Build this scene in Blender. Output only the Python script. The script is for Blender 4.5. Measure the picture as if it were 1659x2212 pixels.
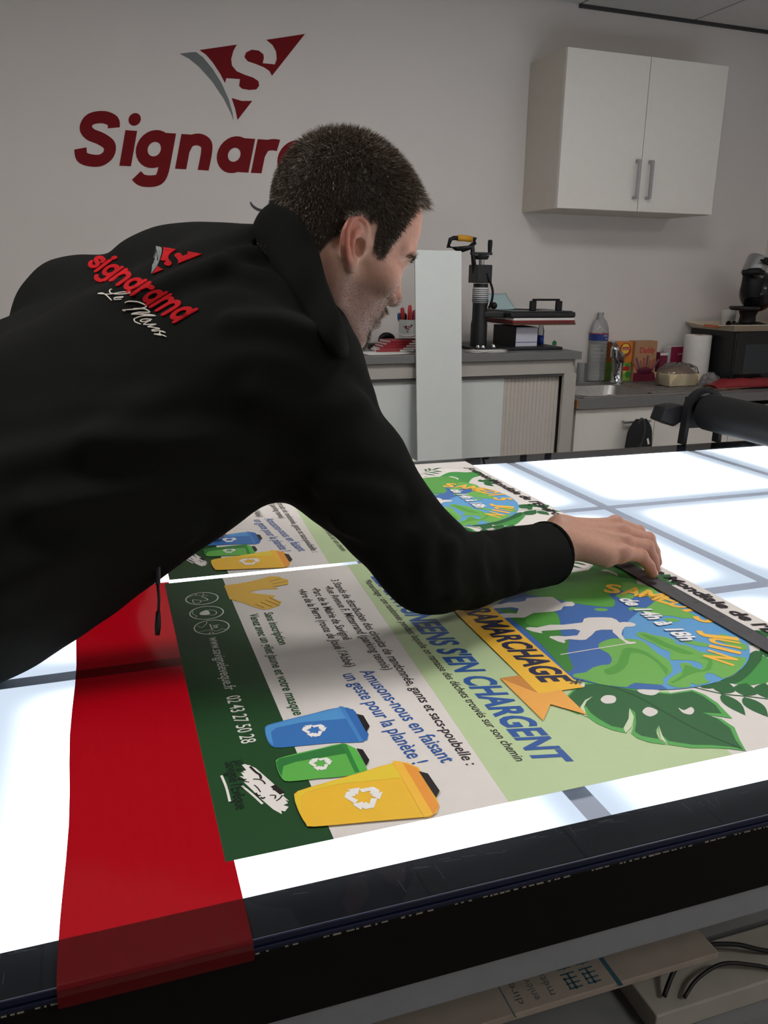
import bpy, bmesh, math, random
import numpy as np
from mathutils import Vector, Matrix, noise
from mathutils.bvhtree import BVHTree

for o in list(bpy.data.objects): bpy.data.objects.remove(o)
scene = bpy.context.scene
COL = scene.collection
random.seed(7)
rng = np.random.default_rng(7)

# ------------------------------------------------------------------ camera
CAM_H = 1.35
def view_axes(yaw, pitch, roll):
    fw = np.array([math.sin(yaw)*math.cos(pitch), math.cos(yaw)*math.cos(pitch), -math.sin(pitch)])
    r0 = np.array([math.cos(yaw), -math.sin(yaw), 0.0]); u0 = np.cross(r0, fw)
    return r0*math.cos(roll)+u0*math.sin(roll), -r0*math.sin(roll)+u0*math.cos(roll), fw
R_AX, U_AX, F_AX = view_axes(.3515, .285, .0136)
cam_data = bpy.data.cameras.new('camera')
cam_data.sensor_fit = 'VERTICAL'; cam_data.sensor_height = 24.0
cam_data.lens = 1759.15/2212*24.0
cam_data.clip_start = .02
cam = bpy.data.objects.new('camera', cam_data); COL.objects.link(cam)
m = Matrix.Identity(4)
for i in range(3):
    m[i][0] = R_AX[i]; m[i][1] = U_AX[i]; m[i][2] = -F_AX[i]
m[2][3] = CAM_H
cam.matrix_world = m
scene.camera = cam

# ------------------------------------------------------------------ light and exposure
scene.view_settings.view_transform = 'Standard'
scene.view_settings.look = 'None'
scene.view_settings.gamma = 1.0
scene.view_settings.use_curve_mapping = False
scene.view_settings.exposure = 0.0
world = bpy.data.worlds.new('world'); scene.world = world
world.use_nodes = True
world.node_tree.nodes['Background'].inputs[0].default_value = (.75, .85, 1, 1)
world.node_tree.nodes['Background'].inputs[1].default_value = .25
TABLE_GLOW = 3.7        # luminance of the light table's panels
LAMP_GLOW = 20         # luminance of the added, unseen ceiling lamps

# ------------------------------------------------------------------ materials
def lin(c):
    if isinstance(c, str): c = [int(c[i:i+2], 16) for i in (0, 2, 4)]
    return tuple(((v/255)/12.92 if v/255 <= .04045 else ((v/255+.055)/1.055)**2.4) for v in c)
MATS = {}
def mat(name, col, rough=.5, metal=0.0, spec=.5, var=0.0, scale=20, bump=0.0, bscale=200, emit=None, stretch=None, sheen=0.0, coat=0.0):
    """principled surface with procedural tone variation and fine relief"""
    if name in MATS: return MATS[name]
    m = bpy.data.materials.new(name); m.use_nodes = True
    nt = m.node_tree; N = nt.nodes; L = nt.links
    b = N['Principled BSDF']; c = lin(col)
    b.inputs['Base Color'].default_value = (*c, 1)
    b.inputs['Roughness'].default_value = rough
    b.inputs['Metallic'].default_value = metal
    b.inputs['Specular IOR Level'].default_value = spec
    b.inputs['Sheen Weight'].default_value = sheen
    b.inputs['Coat Weight'].default_value = coat
    tc = N.new('ShaderNodeTexCoord'); mp = N.new('ShaderNodeMapping')
    L.new(tc.outputs['Object'], mp.inputs['Vector'])
    if stretch: mp.inputs['Scale'].default_value = stretch
    if var > 0:
        n = N.new('ShaderNodeTexNoise'); n.inputs['Scale'].default_value = scale; n.inputs['Detail'].default_value = 4
        L.new(mp.outputs[0], n.inputs['Vector'])
        r = N.new('ShaderNodeValToRGB')
        r.color_ramp.elements[0].position = .3; r.color_ramp.elements[1].position = .7
        r.color_ramp.elements[0].color = (*[max(0, v*(1-var)) for v in c], 1)
        r.color_ramp.elements[1].color = (*[min(1, v*(1+var)) for v in c], 1)
        L.new(n.outputs['Fac'], r.inputs['Fac']); L.new(r.outputs[0], b.inputs['Base Color'])
    if bump > 0:
        n2 = N.new('ShaderNodeTexNoise'); n2.inputs['Scale'].default_value = bscale; n2.inputs['Detail'].default_value = 3
        L.new(mp.outputs[0], n2.inputs['Vector'])
        bp = N.new('ShaderNodeBump'); bp.inputs['Strength'].default_value = bump; bp.inputs['Distance'].default_value = .002
        L.new(n2.outputs['Fac'], bp.inputs['Height']); L.new(bp.outputs[0], b.inputs['Normal'])
    if emit:
        b.inputs['Emission Color'].default_value = (*lin(emit[0]), 1); b.inputs['Emission Strength'].default_value = emit[1]
    MATS[name] = m
    return m
def clear_mat(name, tint, gloss_rough=.05, diffuse=0.0, dcol=(255, 255, 255), fres=1.5):
    """thin clear sheet: tinted see-through + fresnel gloss (+ a little scatter)"""
    if name in MATS: return MATS[name]
    m = bpy.data.materials.new(name); m.use_nodes = True
    nt = m.node_tree; N = nt.nodes; L = nt.links
    N.remove(N['Principled BSDF']); out = N['Material Output']
    t = N.new('ShaderNodeBsdfTransparent'); t.inputs[0].default_value = (*lin(tint), 1)
    g = N.new('ShaderNodeBsdfGlossy'); g.inputs['Roughness'].default_value = gloss_rough
    fr = N.new('ShaderNodeFresnel'); fr.inputs['IOR'].default_value = fres
    mx = N.new('ShaderNodeMixShader')
    base = t
    if diffuse > 0:
        d = N.new('ShaderNodeBsdfDiffuse'); d.inputs[0].default_value = (*lin(dcol), 1)
        m0 = N.new('ShaderNodeMixShader'); m0.inputs[0].default_value = diffuse
        L.new(t.outputs[0], m0.inputs[1]); L.new(d.outputs[0], m0.inputs[2]); base = m0
    L.new(fr.outputs[0], mx.inputs[0]); L.new(base.outputs[0], mx.inputs[1]); L.new(g.outputs[0], mx.inputs[2])
    L.new(mx.outputs[0], out.inputs[0])
    MATS[name] = m
    return m

# ------------------------------------------------------------------ mesh helpers
class MB:
    """collects vertices and faces of ONE part"""
    def __init__(s): s.v = []; s.f = []
    def add(s, vs, fs, M=None):
        n = len(s.v)
        for v in vs:
            v = Vector(v); s.v.append(tuple(M @ v) if M else tuple(v))
        s.f += [tuple(n+i for i in f) for f in fs]
        return s
    def box(s, x0, x1, y0, y1, z0, z1, M=None):
        vs = [(x, y, z) for z in (z0, z1) for y in (y0, y1) for x in (x0, x1)]
        return s.add(vs, [(0, 2, 3, 1), (4, 5, 7, 6), (0, 1, 5, 4), (2, 6, 7, 3), (0, 4, 6, 2), (1, 3, 7, 5)], M)
    def prism(s, poly, z0, z1, M=None):
        n = len(poly)
        vs = [(p[0], p[1], z0) for p in poly]+[(p[0], p[1], z1) for p in poly]
        fs = [tuple(range(n-1, -1, -1)), tuple(range(n, 2*n))]+[(i, (i+1) % n, n+(i+1) % n, n+i) for i in range(n)]
        return s.add(vs, fs, M)
    def lathe(s, prof, n=24, M=None, cap=True):
        vs = []; fs = []
        for r, z in prof:
            for k in range(n):
                a = 2*math.pi*k/n; vs.append((r*math.cos(a), r*math.sin(a), z))
        for j in range(len(prof)-1):
            for k in range(n):
                k2 = (k+1) % n; fs.append((j*n+k, j*n+k2, (j+1)*n+k2, (j+1)*n+k))
        if cap:
            fs.append(tuple(range(n-1, -1, -1))); fs.append(tuple(range((len(prof)-1)*n, len(prof)*n)))
        return s.add(vs, fs, M)
    def tube(s, path, r, n=10, M=None, closed=False):
        P = [Vector(p) for p in path]; k = len(P); rr = r if isinstance(r, (list, tuple)) else [r]*k
        vs = []; fs = []; up = None
        for i in range(k):
            a = P[(i-1) % k] if (i > 0 or closed) else P[i]; b = P[(i+1) % k] if (i < k-1 or closed) else P[i]
            t = (b-a).normalized()
            if up is None:
                up = Vector((0, 0, 1)) if abs(t.z) < .9 else Vector((1, 0, 0))
            x = (up - t*up.dot(t)).normalized(); up = x; y = t.cross(x)
            for q in range(n):
                an = 2*math.pi*q/n; vs.append(tuple(P[i]+(x*math.cos(an)+y*math.sin(an))*rr[i]))
        for i in range(k if closed else k-1):
            i2 = (i+1) % k
            for q in range(n):
                q2 = (q+1) % n; fs.append((i*n+q, i*n+q2, i2*n+q2, i2*n+q))
        if not closed:
            fs.append(tuple(range(n-1, -1, -1))); fs.append(tuple(range((k-1)*n, k*n)))
        return s.add(vs, fs, M)
    def sphere(s, c, r, nu=16, nv=10, M=None):
        r = r if isinstance(r, (list, tuple)) else (r, r, r)
        prof = [(math.sin(math.pi*j/nv), -math.cos(math.pi*j/nv)) for j in range(1, nv)]
        vs = []; fs = []
        for q, z in prof:
            for k in range(nu):
                a = 2*math.pi*k/nu; vs.append((c[0]+r[0]*q*math.cos(a), c[1]+r[1]*q*math.sin(a), c[2]+r[2]*z))
        b = len(vs); vs += [(c[0], c[1], c[2]-r[2]), (c[0], c[1], c[2]+r[2])]
        for j in range(len(prof)-1):
            for k in range(nu):
                k2 = (k+1) % nu; fs.append((j*nu+k, j*nu+k2, (j+1)*nu+k2, (j+1)*nu+k))
        for k in range(nu):
            k2 = (k+1) % nu; fs.append((b, k2, k)); fs.append((b+1, (len(prof)-1)*nu+k, (len(prof)-1)*nu+k2))
        return s.add(vs, fs, M)
    def grid(s, fn, nu, nv):
        vs = [fn(i/nu, j/nv) for j in range(nv+1) for i in range(nu+1)]
        fs = [(j*(nu+1)+i, j*(nu+1)+i+1, (j+1)*(nu+1)+i+1, (j+1)*(nu+1)+i) for j in range(nv) for i in range(nu)]
        return s.add(vs, fs)
    def build(s, name, m, parent=None, bev=0, smooth=False, solid=0, seg=2):
        me = bpy.data.meshes.new(name); me.from_pydata(s.v, [], s.f); me.update()
        return link(name, me, m, parent, bev, smooth, solid, seg)
def link(name, me, m, parent=None, bev=0, smooth=False, solid=0, seg=2):
    o = bpy.data.objects.new(name, me); COL.objects.link(o)
    if m: me.materials.append(m)
    if smooth:
        me.shade_smooth()
        if smooth == 'auto':
            try: me.set_sharp_from_angle(angle=math.radians(38))
            except Exception: pass
    if solid:
        md = o.modifiers.new('thickness', 'SOLIDIFY'); md.thickness = solid; md.offset = 0
    if bev:
        md = o.modifiers.new('bevel', 'BEVEL'); md.width = bev; md.segments = seg; md.limit_method = 'ANGLE'
    if parent: o.parent = parent
    return o
def tag(o, label=None, cat=None, group=None, kind=None):
    if label: o['label'] = label
    if cat: o['category'] = cat
    if group: o['group'] = group
    if kind: o['kind'] = kind
    return o
def thing(name, label, cat, loc=(0, 0, 0), rz=0.0, group=None, kind=None):
    o = bpy.data.objects.new(name, None); o.empty_display_size = .05; COL.objects.link(o)
    o.location = loc; o.rotation_euler = (0, 0, rz)
    return tag(o, label, cat, group, kind)
def struct(o): o['kind'] = 'structure'; return o
def rot(axis, deg): return Matrix.Rotation(math.radians(deg), 4, axis)
def tr(x, y, z): return Matrix.Translation((x, y, z))
def arc(cx, cy, r, a0, a1, n=12):
    return [(cx+r*math.cos(math.radians(a0+(a1-a0)*i/n)), cy+r*math.sin(math.radians(a0+(a1-a0)*i/n))) for i in range(n+1)]
def spline(pts, n=6, closed=False):
    """Catmull-Rom through the given points"""
    P = [np.array(p, float) for p in pts]; k = len(P); out = []
    for i in range(k if closed else k-1):
        g = lambda j: P[j % k] if closed else P[min(max(j, 0), k-1)]
        a, b, c, d = g(i-1), g(i), g(i+1), g(i+2)
        for q in range(n):
            t = q/n
            out.append(tuple(.5*((2*b)+(-a+c)*t+(2*a-5*b+4*c-d)*t*t+(-a+3*b-3*c+d)*t**3)))
    if not closed: out.append(tuple(P[-1]))
    return out
def text_mesh(s, bold=0.0, res=3, font=None):
    """flat outline of a string with the built-in typeface, unit size"""
    cu = bpy.data.curves.new('t', 'FONT'); cu.body = s; cu.resolution_u = res; cu.offset = bold; cu.size = 1
    o = bpy.data.objects.new('t', cu); COL.objects.link(o)
    me = bpy.data.meshes.new_from_object(o.evaluated_get(bpy.context.evaluated_depsgraph_get()))
    v = np.array([q.co[:] for q in me.vertices]).reshape(-1, 3); f = [tuple(p.vertices) for p in me.polygons]
    bpy.data.objects.remove(o); bpy.data.curves.remove(cu); bpy.data.meshes.remove(me)
    return v, f
def fit_text(s, x0, y0, w, h, bold=0.0, shear=0.0):
    """text scaled to width w and capital height h, lower-left at x0,y0; returns flat verts, faces"""
    v, f = text_mesh(s, bold)
    cap = .73
    sx = w/(v[:, 0].max()-v[:, 0].min())
    V = np.zeros_like(v)
    V[:, 0] = x0+(v[:, 0]-v[:, 0].min())*sx
    V[:, 1] = y0+v[:, 1]/cap*h
    V[:, 0] += shear*(V[:, 1]-y0)
    return V, f
def ribbon(path, w):
    """flat stroke of width w (number or list) around a 2-d path: outline quads with round ends"""
    P = [np.array(p, float) for p in path]; k = len(P); ws = w if isinstance(w, (list, tuple)) else [w]*k
    L = []; R = []
    for i in range(k):
        t = P[min(i+1, k-1)]-P[max(i-1, 0)]; t /= (np.linalg.norm(t)+1e-9); n = np.array([-t[1], t[0]])
        L.append(P[i]+n*ws[i]/2); R.append(P[i]-n*ws[i]/2)
    vs = [(*a, 0) for a in L]+[(*a, 0) for a in R]
    fs = [(i+1, i, k+i, k+i+1) for i in range(k-1)]
    return vs, fs

# ------------------------------------------------------------------ the room
WALL_Y = 3.457; CEIL = 2.47; XR = 3.335; XL = -2.9; YB = -2.6
m_wall = mat('wall_paint', (224, 219, 215), .75, var=.02, scale=3, bump=.12, bscale=260)
m_ceil = mat('ceiling_tile', (205, 203, 200), .9, var=.04, scale=60, bump=.25, bscale=300)
m_floor = mat('floor_vinyl', (96, 90, 84), .45, var=.12, scale=14)
m_dark = mat('shadow_gap_grey', (58, 57, 58), .6)
struct(MB().box(XL-.1, XR+.1, WALL_Y, WALL_Y+.1, 0, CEIL+.1).build('wall_back', m_wall))
struct(MB().box(XR, XR+.1, YB-.1, WALL_Y, 0, CEIL+.1).build('wall_right', m_wall))
struct(MB().box(XL-.1, XL, YB-.1, WALL_Y, 0, CEIL+.1).build('wall_left', m_wall))
struct(MB().box(XL, XR, YB-.1, YB, 0, CEIL+.1).build('wall_front', m_wall))
struct(MB().box(XL-.1, XR+.1, YB-.1, WALL_Y+.1, -.1, 0).build('floor', m_floor))
ce = bpy.data.objects.new('ceiling', None); COL.objects.link(ce); ce.location = (0, 0, CEIL); struct(ce)
MB().box(XL, XR, YB, WALL_Y, .024, .09).build('ceiling_backing', m_dark, ce)
TX0 = 2.13; tile = .6; tile_me = None; rail = MB()
nx0 = int((XL-TX0)/tile)-1
ADDED_LAMPS = {(-2, -3), (1, -6), (-5, -3), (-2, -7)}  # unseen lamps, added and placed to brighten wall, poster and person
lamp_spots = []
for i in range(nx0, 4):
    for j in range(-12, 1):
        x0 = TX0+i*tile; y1 = WALL_Y-.012+j*tile; y0 = y1-tile
        a, b = max(x0+.006, XL+.002), min(x0+tile-.006, XR-.002); c, d = max(y0+.006, YB+.002), y1-.006
        if b-a < .03 or d-c < .03: continue
        if (i, j) in ADDED_LAMPS: lamp_spots.append(((a+b)/2, (c+d)/2)); continue
        MB().box(a, b, c, d, 0, .022).build('ceiling_tile', m_ceil, ce)
for i in range(nx0, 5):
    x = TX0+i*tile
    if XL < x < XR: rail.box(x-.0045, x+.0045, YB, WALL_Y, .006, .024)
for j in range(-12, 1):
    y = WALL_Y-.012+j*tile
    if y > YB: rail.box(XL, XR, y-.0045, y+.0045, .006, .024)
rail.build('ceiling_rail', mat('ceiling_rail_grey', (120, 118, 116), .5), ce)
tm = MB().box(2.13, XR, WALL_Y-.014, WALL_Y, CEIL-.012, CEIL+.002).build('trim_1', m_dark); struct(tm)
for k, (x, y) in enumerate(lamp_spots):
    t = thing('added_ceiling_light', 'added square flat ceiling lamp '+['at far left', 'straight behind the camera', 'above the person and the poster', 'right of the others, behind the camera'][k], 'lamp', (x, y, CEIL), 0, 'added ceiling lamps outside the view')
    f = MB()
    for s in (-1, 1):
        f.box(-.29, .29, s*.275-.015, s*.275+.015, -.006, .02); f.box(s*.275-.015, s*.275+.015, -.26, .26, -.006, .02)
    f.build('lamp_frame', mat('lamp_frame_white', (230, 230, 230), .4), t)
    MB().box(-.26, .26, -.26, .26, 0, .012).build('lamp_diffuser', mat('lamp_diffuser', (255, 250, 240), .5, emit=((254, 249, 247), LAMP_GLOW)), t)

# ------------------------------------------------------------------ wall cabinet
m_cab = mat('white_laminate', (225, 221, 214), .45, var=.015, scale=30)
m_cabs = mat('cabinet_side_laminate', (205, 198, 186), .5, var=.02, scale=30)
m_alu = mat('brushed_aluminium', (170, 172, 175), .35, metal=.9, var=.05, scale=60)
wc = thing('wall_cabinet', 'white two-door wall cabinet hung high at upper right', 'cabinet', (1.909, WALL_Y, 1.621))
cw, ch = .80, .603
b = MB(); b.box(0, .018, -.279, -.001, 0, ch); b.box(cw-.018, cw, -.279, -.001, 0, ch)
b.box(.018, cw-.018, -.279, -.001, 0, .018); b.box(.018, cw-.018, -.279, -.001, ch-.018, ch); b.box(.018, cw-.018, -.012, -.001, .018, ch-.018)
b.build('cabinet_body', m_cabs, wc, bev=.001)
for k in (0, 1):
    x0 = .001+k*(cw/2+.0005); x1 = x0+cw/2-.0025
    d = MB().box(x0, x1, -.298, -.281, .001, ch-.001).build('door', m_cab, wc, bev=.0012)
    hx = (x1-.026) if k == 0 else (x0+.036)
    h = MB(); h.box(hx-.006, hx+.006, -.330, -.318, .052, .205)
    for z in (.056, .201): h.box(hx-.005, hx+.005, -.318, -.298, z-.006, z+.006)
    h.build('handle', m_alu, d, bev=.0015)

# ------------------------------------------------------------------ light table
TH = -.0203; TZ = .92
tab = thing('light_table', 'large black-framed light table with glowing white top panels', 'table', (0, 0, 0), TH)
m_black = mat('black_powder_coat', (14, 14, 16), .38, var=.2, scale=40, bump=.1)
m_blackside = mat('black_side_panel', (15, 13, 12), .75, spec=.15, var=.15, scale=80)
m_seam = mat('panel_joint_strip', (158, 164, 176), .5)
L0, L1 = -.135, 2.55
cols = [L0, .366, .917, 1.446, 1.998, L1]; rows = [.491, .892, 1.319, 1.727]
SW = .012
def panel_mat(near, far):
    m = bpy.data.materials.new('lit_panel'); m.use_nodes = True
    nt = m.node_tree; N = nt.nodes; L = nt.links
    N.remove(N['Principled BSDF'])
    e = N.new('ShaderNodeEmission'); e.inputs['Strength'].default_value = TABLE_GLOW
    # light falloff painted into the emission colour, bluish grey towards each panel's rim
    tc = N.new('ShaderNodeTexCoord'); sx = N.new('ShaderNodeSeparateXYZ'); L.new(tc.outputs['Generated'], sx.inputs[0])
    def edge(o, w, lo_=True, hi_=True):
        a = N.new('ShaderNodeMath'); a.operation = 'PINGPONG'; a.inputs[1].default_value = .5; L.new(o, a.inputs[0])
        if not (lo_ and hi_):       # outer rows: the painted falloff lies on the joint side only
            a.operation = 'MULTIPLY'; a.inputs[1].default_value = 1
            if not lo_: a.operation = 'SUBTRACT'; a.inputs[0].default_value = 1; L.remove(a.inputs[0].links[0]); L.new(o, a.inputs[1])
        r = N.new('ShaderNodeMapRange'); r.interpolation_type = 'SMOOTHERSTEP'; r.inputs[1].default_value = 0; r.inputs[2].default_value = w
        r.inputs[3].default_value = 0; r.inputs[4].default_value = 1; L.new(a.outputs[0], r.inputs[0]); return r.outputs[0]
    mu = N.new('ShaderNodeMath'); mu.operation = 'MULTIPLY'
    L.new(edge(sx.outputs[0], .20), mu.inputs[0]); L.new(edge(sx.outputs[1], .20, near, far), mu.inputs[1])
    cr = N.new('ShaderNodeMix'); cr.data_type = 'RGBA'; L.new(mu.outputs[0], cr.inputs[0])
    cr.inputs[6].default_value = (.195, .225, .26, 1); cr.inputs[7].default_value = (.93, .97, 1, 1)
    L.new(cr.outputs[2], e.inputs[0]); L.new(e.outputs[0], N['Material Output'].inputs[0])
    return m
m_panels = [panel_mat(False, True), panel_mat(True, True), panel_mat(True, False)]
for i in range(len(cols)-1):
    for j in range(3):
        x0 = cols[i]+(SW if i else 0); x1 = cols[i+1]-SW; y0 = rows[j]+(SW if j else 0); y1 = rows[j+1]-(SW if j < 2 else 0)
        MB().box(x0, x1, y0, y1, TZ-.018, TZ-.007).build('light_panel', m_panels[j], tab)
for i in range(1, len(cols)-1):
    MB().box(cols[i]-SW, cols[i]+SW, rows[0], rows[-1], TZ-.020, TZ-.008).build('joint_strip', m_seam, tab)
for j in (1, 2):
    for i in range(len(cols)-1):
        MB().box(cols[i]+(SW if i else 0), cols[i+1]-SW, rows[j]-SW, rows[j]+SW, TZ-.020, TZ-.008).build('joint_strip', m_seam, tab)
# glass plate over the whole top
glass = clear_mat('clear_top_glass', (250, 252, 255), 0.0, fres=1.25)
MB().add([(L0-.06, .4478, TZ), (L1+.06, .4478, TZ), (L1+.06, 1.775, TZ), (L0-.06, 1.775, TZ)], [(0, 1, 2, 3)]).build('glass_top', glass, tab)
# black frame rails below the glass
m_rim = mat('black_rim_under_glass', (11, 13, 19), .7, spec=.12, var=.2, scale=30)
MB().box(L0-.06, L1+.06, .448, .4905, TZ-.036, TZ-.004).build('frame_rail', m_rim, tab)
MB().box(L0-.06, L1+.06, 1.7275, 1.775, TZ-.036, TZ-.004).build('frame_rail', m_rim, tab)
MB().box(L0-.06, L0-.0005, .4905, 1.7275, TZ-.036, TZ-.004).build('frame_rail', m_rim, tab)
MB().box(L1+.0005, L1+.06, .4905, 1.7275, TZ-.036, TZ-.004).build('frame_rail', m_rim, tab)
# edge profile: thin blue-black lips and a matt black skirt
m_lip = mat('blue_black_lip', (14, 24, 50), .3, spec=.5)
MB().box(L0-.062, L1+.062, .4458, .4476, TZ-.0055, TZ-.0005).build('edge_lip', m_lip, tab, bev=.0006)
MB().box(L0-.064, L1+.064, .4445, .4476, TZ-.0100, TZ-.0062).build('edge_lip', m_lip, tab, bev=.0006)
MB().box(L0-.064, L1+.064, .4450, .4570, TZ-.074, TZ-.0106).build('skirt', m_blackside, tab, bev=.0012)
edge_glint = MB(); x = L0  # broken pale segments: light caught along the worn skirt edge, painted in
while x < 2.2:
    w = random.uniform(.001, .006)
    if random.random() < .8: edge_glint.box(x, x+w, .44485, .4456, TZ-.0112-random.uniform(0, .0005), TZ-.0104)
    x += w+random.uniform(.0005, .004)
tag(edge_glint.build('worn_edge_glint', mat('worn_edge_highlight', (150, 144, 128), .6), tab), kind='stuff')
scr = MB()
for k in range(120):
    a = random.uniform(L0, 1.2); d0 = .4885-abs(random.gauss(0, .010)); ln_ = random.uniform(.003, .016); an = random.choice((0, 0, 1))*math.pi/2+random.gauss(0, .12)
    if d0-ln_ < .45: continue
    ex, ey = math.cos(an)*ln_, -abs(math.sin(an))*ln_; w = .00012
    scr.add([(a, d0, TZ+.0002), (a+w, d0+w, TZ+.0002), (a+ex+w, d0+ey+w, TZ+.0002), (a+ex, d0+ey, TZ+.0002)], [(0, 1, 2, 3)])
tag(scr.build('scratches', mat('scratch_grey', (96, 104, 120), .5), tab), kind='stuff')
MB().box(L0-.064, L1+.064, 1.768, 1.781, TZ-.074, TZ-.002).build('skirt', m_blackside, tab)
MB().box(L0-.067, L0-.0605, .457, 1.768, TZ-.074, TZ-.002).build('skirt', m_blackside, tab)
MB().box(L1+.0605, L1+.067, .457, 1.768, TZ-.074, TZ-.002).build('skirt', m_blackside, tab)
MB().box(L0-.058, L1+.058, .458, 1.767, TZ-.060, TZ-.040).build('light_box_floor', mat('light_box_floor_white', (215, 215, 218), .7), tab)
m_rail = mat('grey_anodised_rail', (142, 146, 150), .5, metal=.3, var=.04, scale=50)
MB().box(L0-.05, L1+.05, .449, .496, TZ-.106, TZ-.0745).build('support_beam', m_rail, tab, bev=.002)
MB().box(L0-.05, L1+.05, 1.715, 1.760, TZ-.106, TZ-.0745).build('support_beam', m_rail, tab, bev=.002)
for x in (L0+.02, 1.2, L1-.08):
    for y in (.505, 1.66):
        MB().box(x, x+.05, y, y+.05, 0, TZ-.0745).build('leg', m_rail, tab, bev=.002)
m_shelf = mat('grey_shelf_board', (120, 122, 122), .6, var=.06, scale=20)
MB().box(L0+.02, L1-.03, .53, 1.655, .55, .57).build('lower_shelf', m_shelf, tab)

# ------------------------------------------------------------------ smooth solids (distance fields meshed with surface nets)
def smin(a, b, k):
    h = np.clip(.5+.5*(b-a)/k, 0, 1)
    return b*(1-h)+a*h-k*h*(1-h)
def smax(a, b, k): return -smin(-a, -b, k)
def sd_ell(p, c, r, Rm=None):
    q = p-np.asarray(c, np.float32)
    if Rm is not None: q = q @ np.asarray(Rm, np.float32)
    r = np.asarray(r, np.float32)
    k0 = np.sqrt(((q/r)**2).sum(1)); k1 = np.sqrt(((q/(r*r))**2).sum(1))+1e-9
    return k0*(k0-1)/k1
def sd_cap(p, a, b, ra, rb=None):
    rb = ra if rb is None else rb
    a = np.asarray(a, np.float32); b = np.asarray(b, np.float32); ab = b-a; q = p-a
    t = np.clip((q@ab)/max(float(ab@ab), 1e-9), 0, 1)
    return np.sqrt(((q-t[:, None]*ab)**2).sum(1))-(ra+(rb-ra)*t)
def sd_path(p, pts, rs, k=.0):
    d = None
    for i in range(len(pts)-1):
        e = sd_cap(p, pts[i], pts[i+1], rs[i], rs[i+1]) if isinstance(rs, (list, tuple)) else sd_cap(p, pts[i], pts[i+1], rs)
        d = e if d is None else (smin(d, e, k) if k else np.minimum(d, e))
    return d
def surface_nets(fn, lo, hi, h, block=6):
    lo = np.array(lo, float); n = np.ceil((np.array(hi, float)-lo)/h/block).astype(int)*block+1
    # coarse pass finds the blocks that hold the surface
    nb = (n-1)//block
    ci = np.stack(np.meshgrid(*[np.arange(k) for k in nb], indexing='ij'), -1).reshape(-1, 3)
    cc = (lo+(ci+.5)*block*h).astype(np.float32)
    fc = fn(cc)
    F = np.empty(tuple(n), np.float32)
    V0 = np.repeat(np.repeat(np.repeat(fc.reshape(nb), block, 0), block, 1), block, 2)
    F[:-1, :-1, :-1] = V0; F[-1] = F[-2]; F[:, -1] = F[:, -2]; F[:, :, -1] = F[:, :, -2]
    act = ci[np.abs(fc) < block*h*1.05]
    off = np.stack(np.meshgrid(*[np.arange(block+1)]*3, indexing='ij'), -1).reshape(-1, 3)
    for s in range(0, len(act), 1500):
        idx = (act[s:s+1500, None, :]*block+off[None]).reshape(-1, 3)
        F[idx[:, 0], idx[:, 1], idx[:, 2]] = fn((lo+idx*h).astype(np.float32))
    S = F < 0
    c = np.zeros(tuple(n-1), np.uint8); 
    corners = [(i, j, k) for i in (0, 1) for j in (0, 1) for k in (0, 1)]
    sl = lambda o: tuple(slice(o[a], n[a]-1+o[a]) for a in range(3))
    for o in corners: c += S[sl(o)]
    mixed = (c > 0) & (c < 8)
    ids = np.full(tuple(n-1), -1, np.int64); cells = np.argwhere(mixed); ids[mixed] = np.arange(len(cells))
    acc = np.zeros((len(cells), 3)); cnt = np.zeros(len(cells))
    for o in corners:
        for a in range(3):
            if o[a] == 1: continue
            o2 = list(o); o2[a] = 1
            f1 = F[cells[:, 0]+o[0], cells[:, 1]+o[1], cells[:, 2]+o[2]]; f2 = F[cells[:, 0]+o2[0], cells[:, 1]+o2[1], cells[:, 2]+o2[2]]
            x = (f1 < 0) != (f2 < 0); t = np.where(x, f1/np.where(x, f1-f2, 1), 0)
            p = np.tile(np.array(o, float), (len(cells), 1)); p[:, a] = t
            acc += p*x[:, None]; cnt += x
    V = lo+(cells+acc/np.maximum(cnt, 1)[:, None])*h
    faces = []
    for a in range(3):
        b, d = (a+1) % 3, (a+2) % 3
        s1 = [slice(1, n[q]-1) for q in range(3)]; s1[a] = slice(0, n[a]-1); s2 = list(s1); s2[a] = slice(1, n[a])
        A = S[tuple(s1)]; B = S[tuple(s2)]; e = np.argwhere(A != B); sg = A[A != B]
        e = e+np.array([0 if q == a else 1 for q in range(3)])
        def cid(db, dd):
            q = e.copy(); q[:, b] -= db; q[:, d] -= dd; return ids[q[:, 0], q[:, 1], q[:, 2]]
        quad = np.stack([cid(1, 1), cid(0, 1), cid(0, 0), cid(1, 0)], 1)
        quad[~sg] = quad[~sg][:, ::-1]
        faces.append(quad)
    return V, np.concatenate(faces)
def np_mesh(name, V, Fq):
    me = bpy.data.meshes.new(name)
    me.vertices.add(len(V)); me.vertices.foreach_set('co', np.ascontiguousarray(V, np.float32).ravel())
    k = Fq.shape[1]
    me.loops.add(len(Fq)*k); me.loops.foreach_set('vertex_index', np.ascontiguousarray(Fq, np.int32).ravel())
    me.polygons.add(len(Fq)); me.polygons.foreach_set('loop_start', np.arange(0, len(Fq)*k, k, dtype=np.int32))
    me.update(calc_edges=True); me.validate()
    return me
def set_colors(me, C, name='tone'):
    a = me.color_attributes.new(name, 'FLOAT_COLOR', 'POINT')
    c4 = np.ones((len(C), 4), np.float32); c4[:, :3] = C
    a.data.foreach_set('color', c4.ravel())
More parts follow.
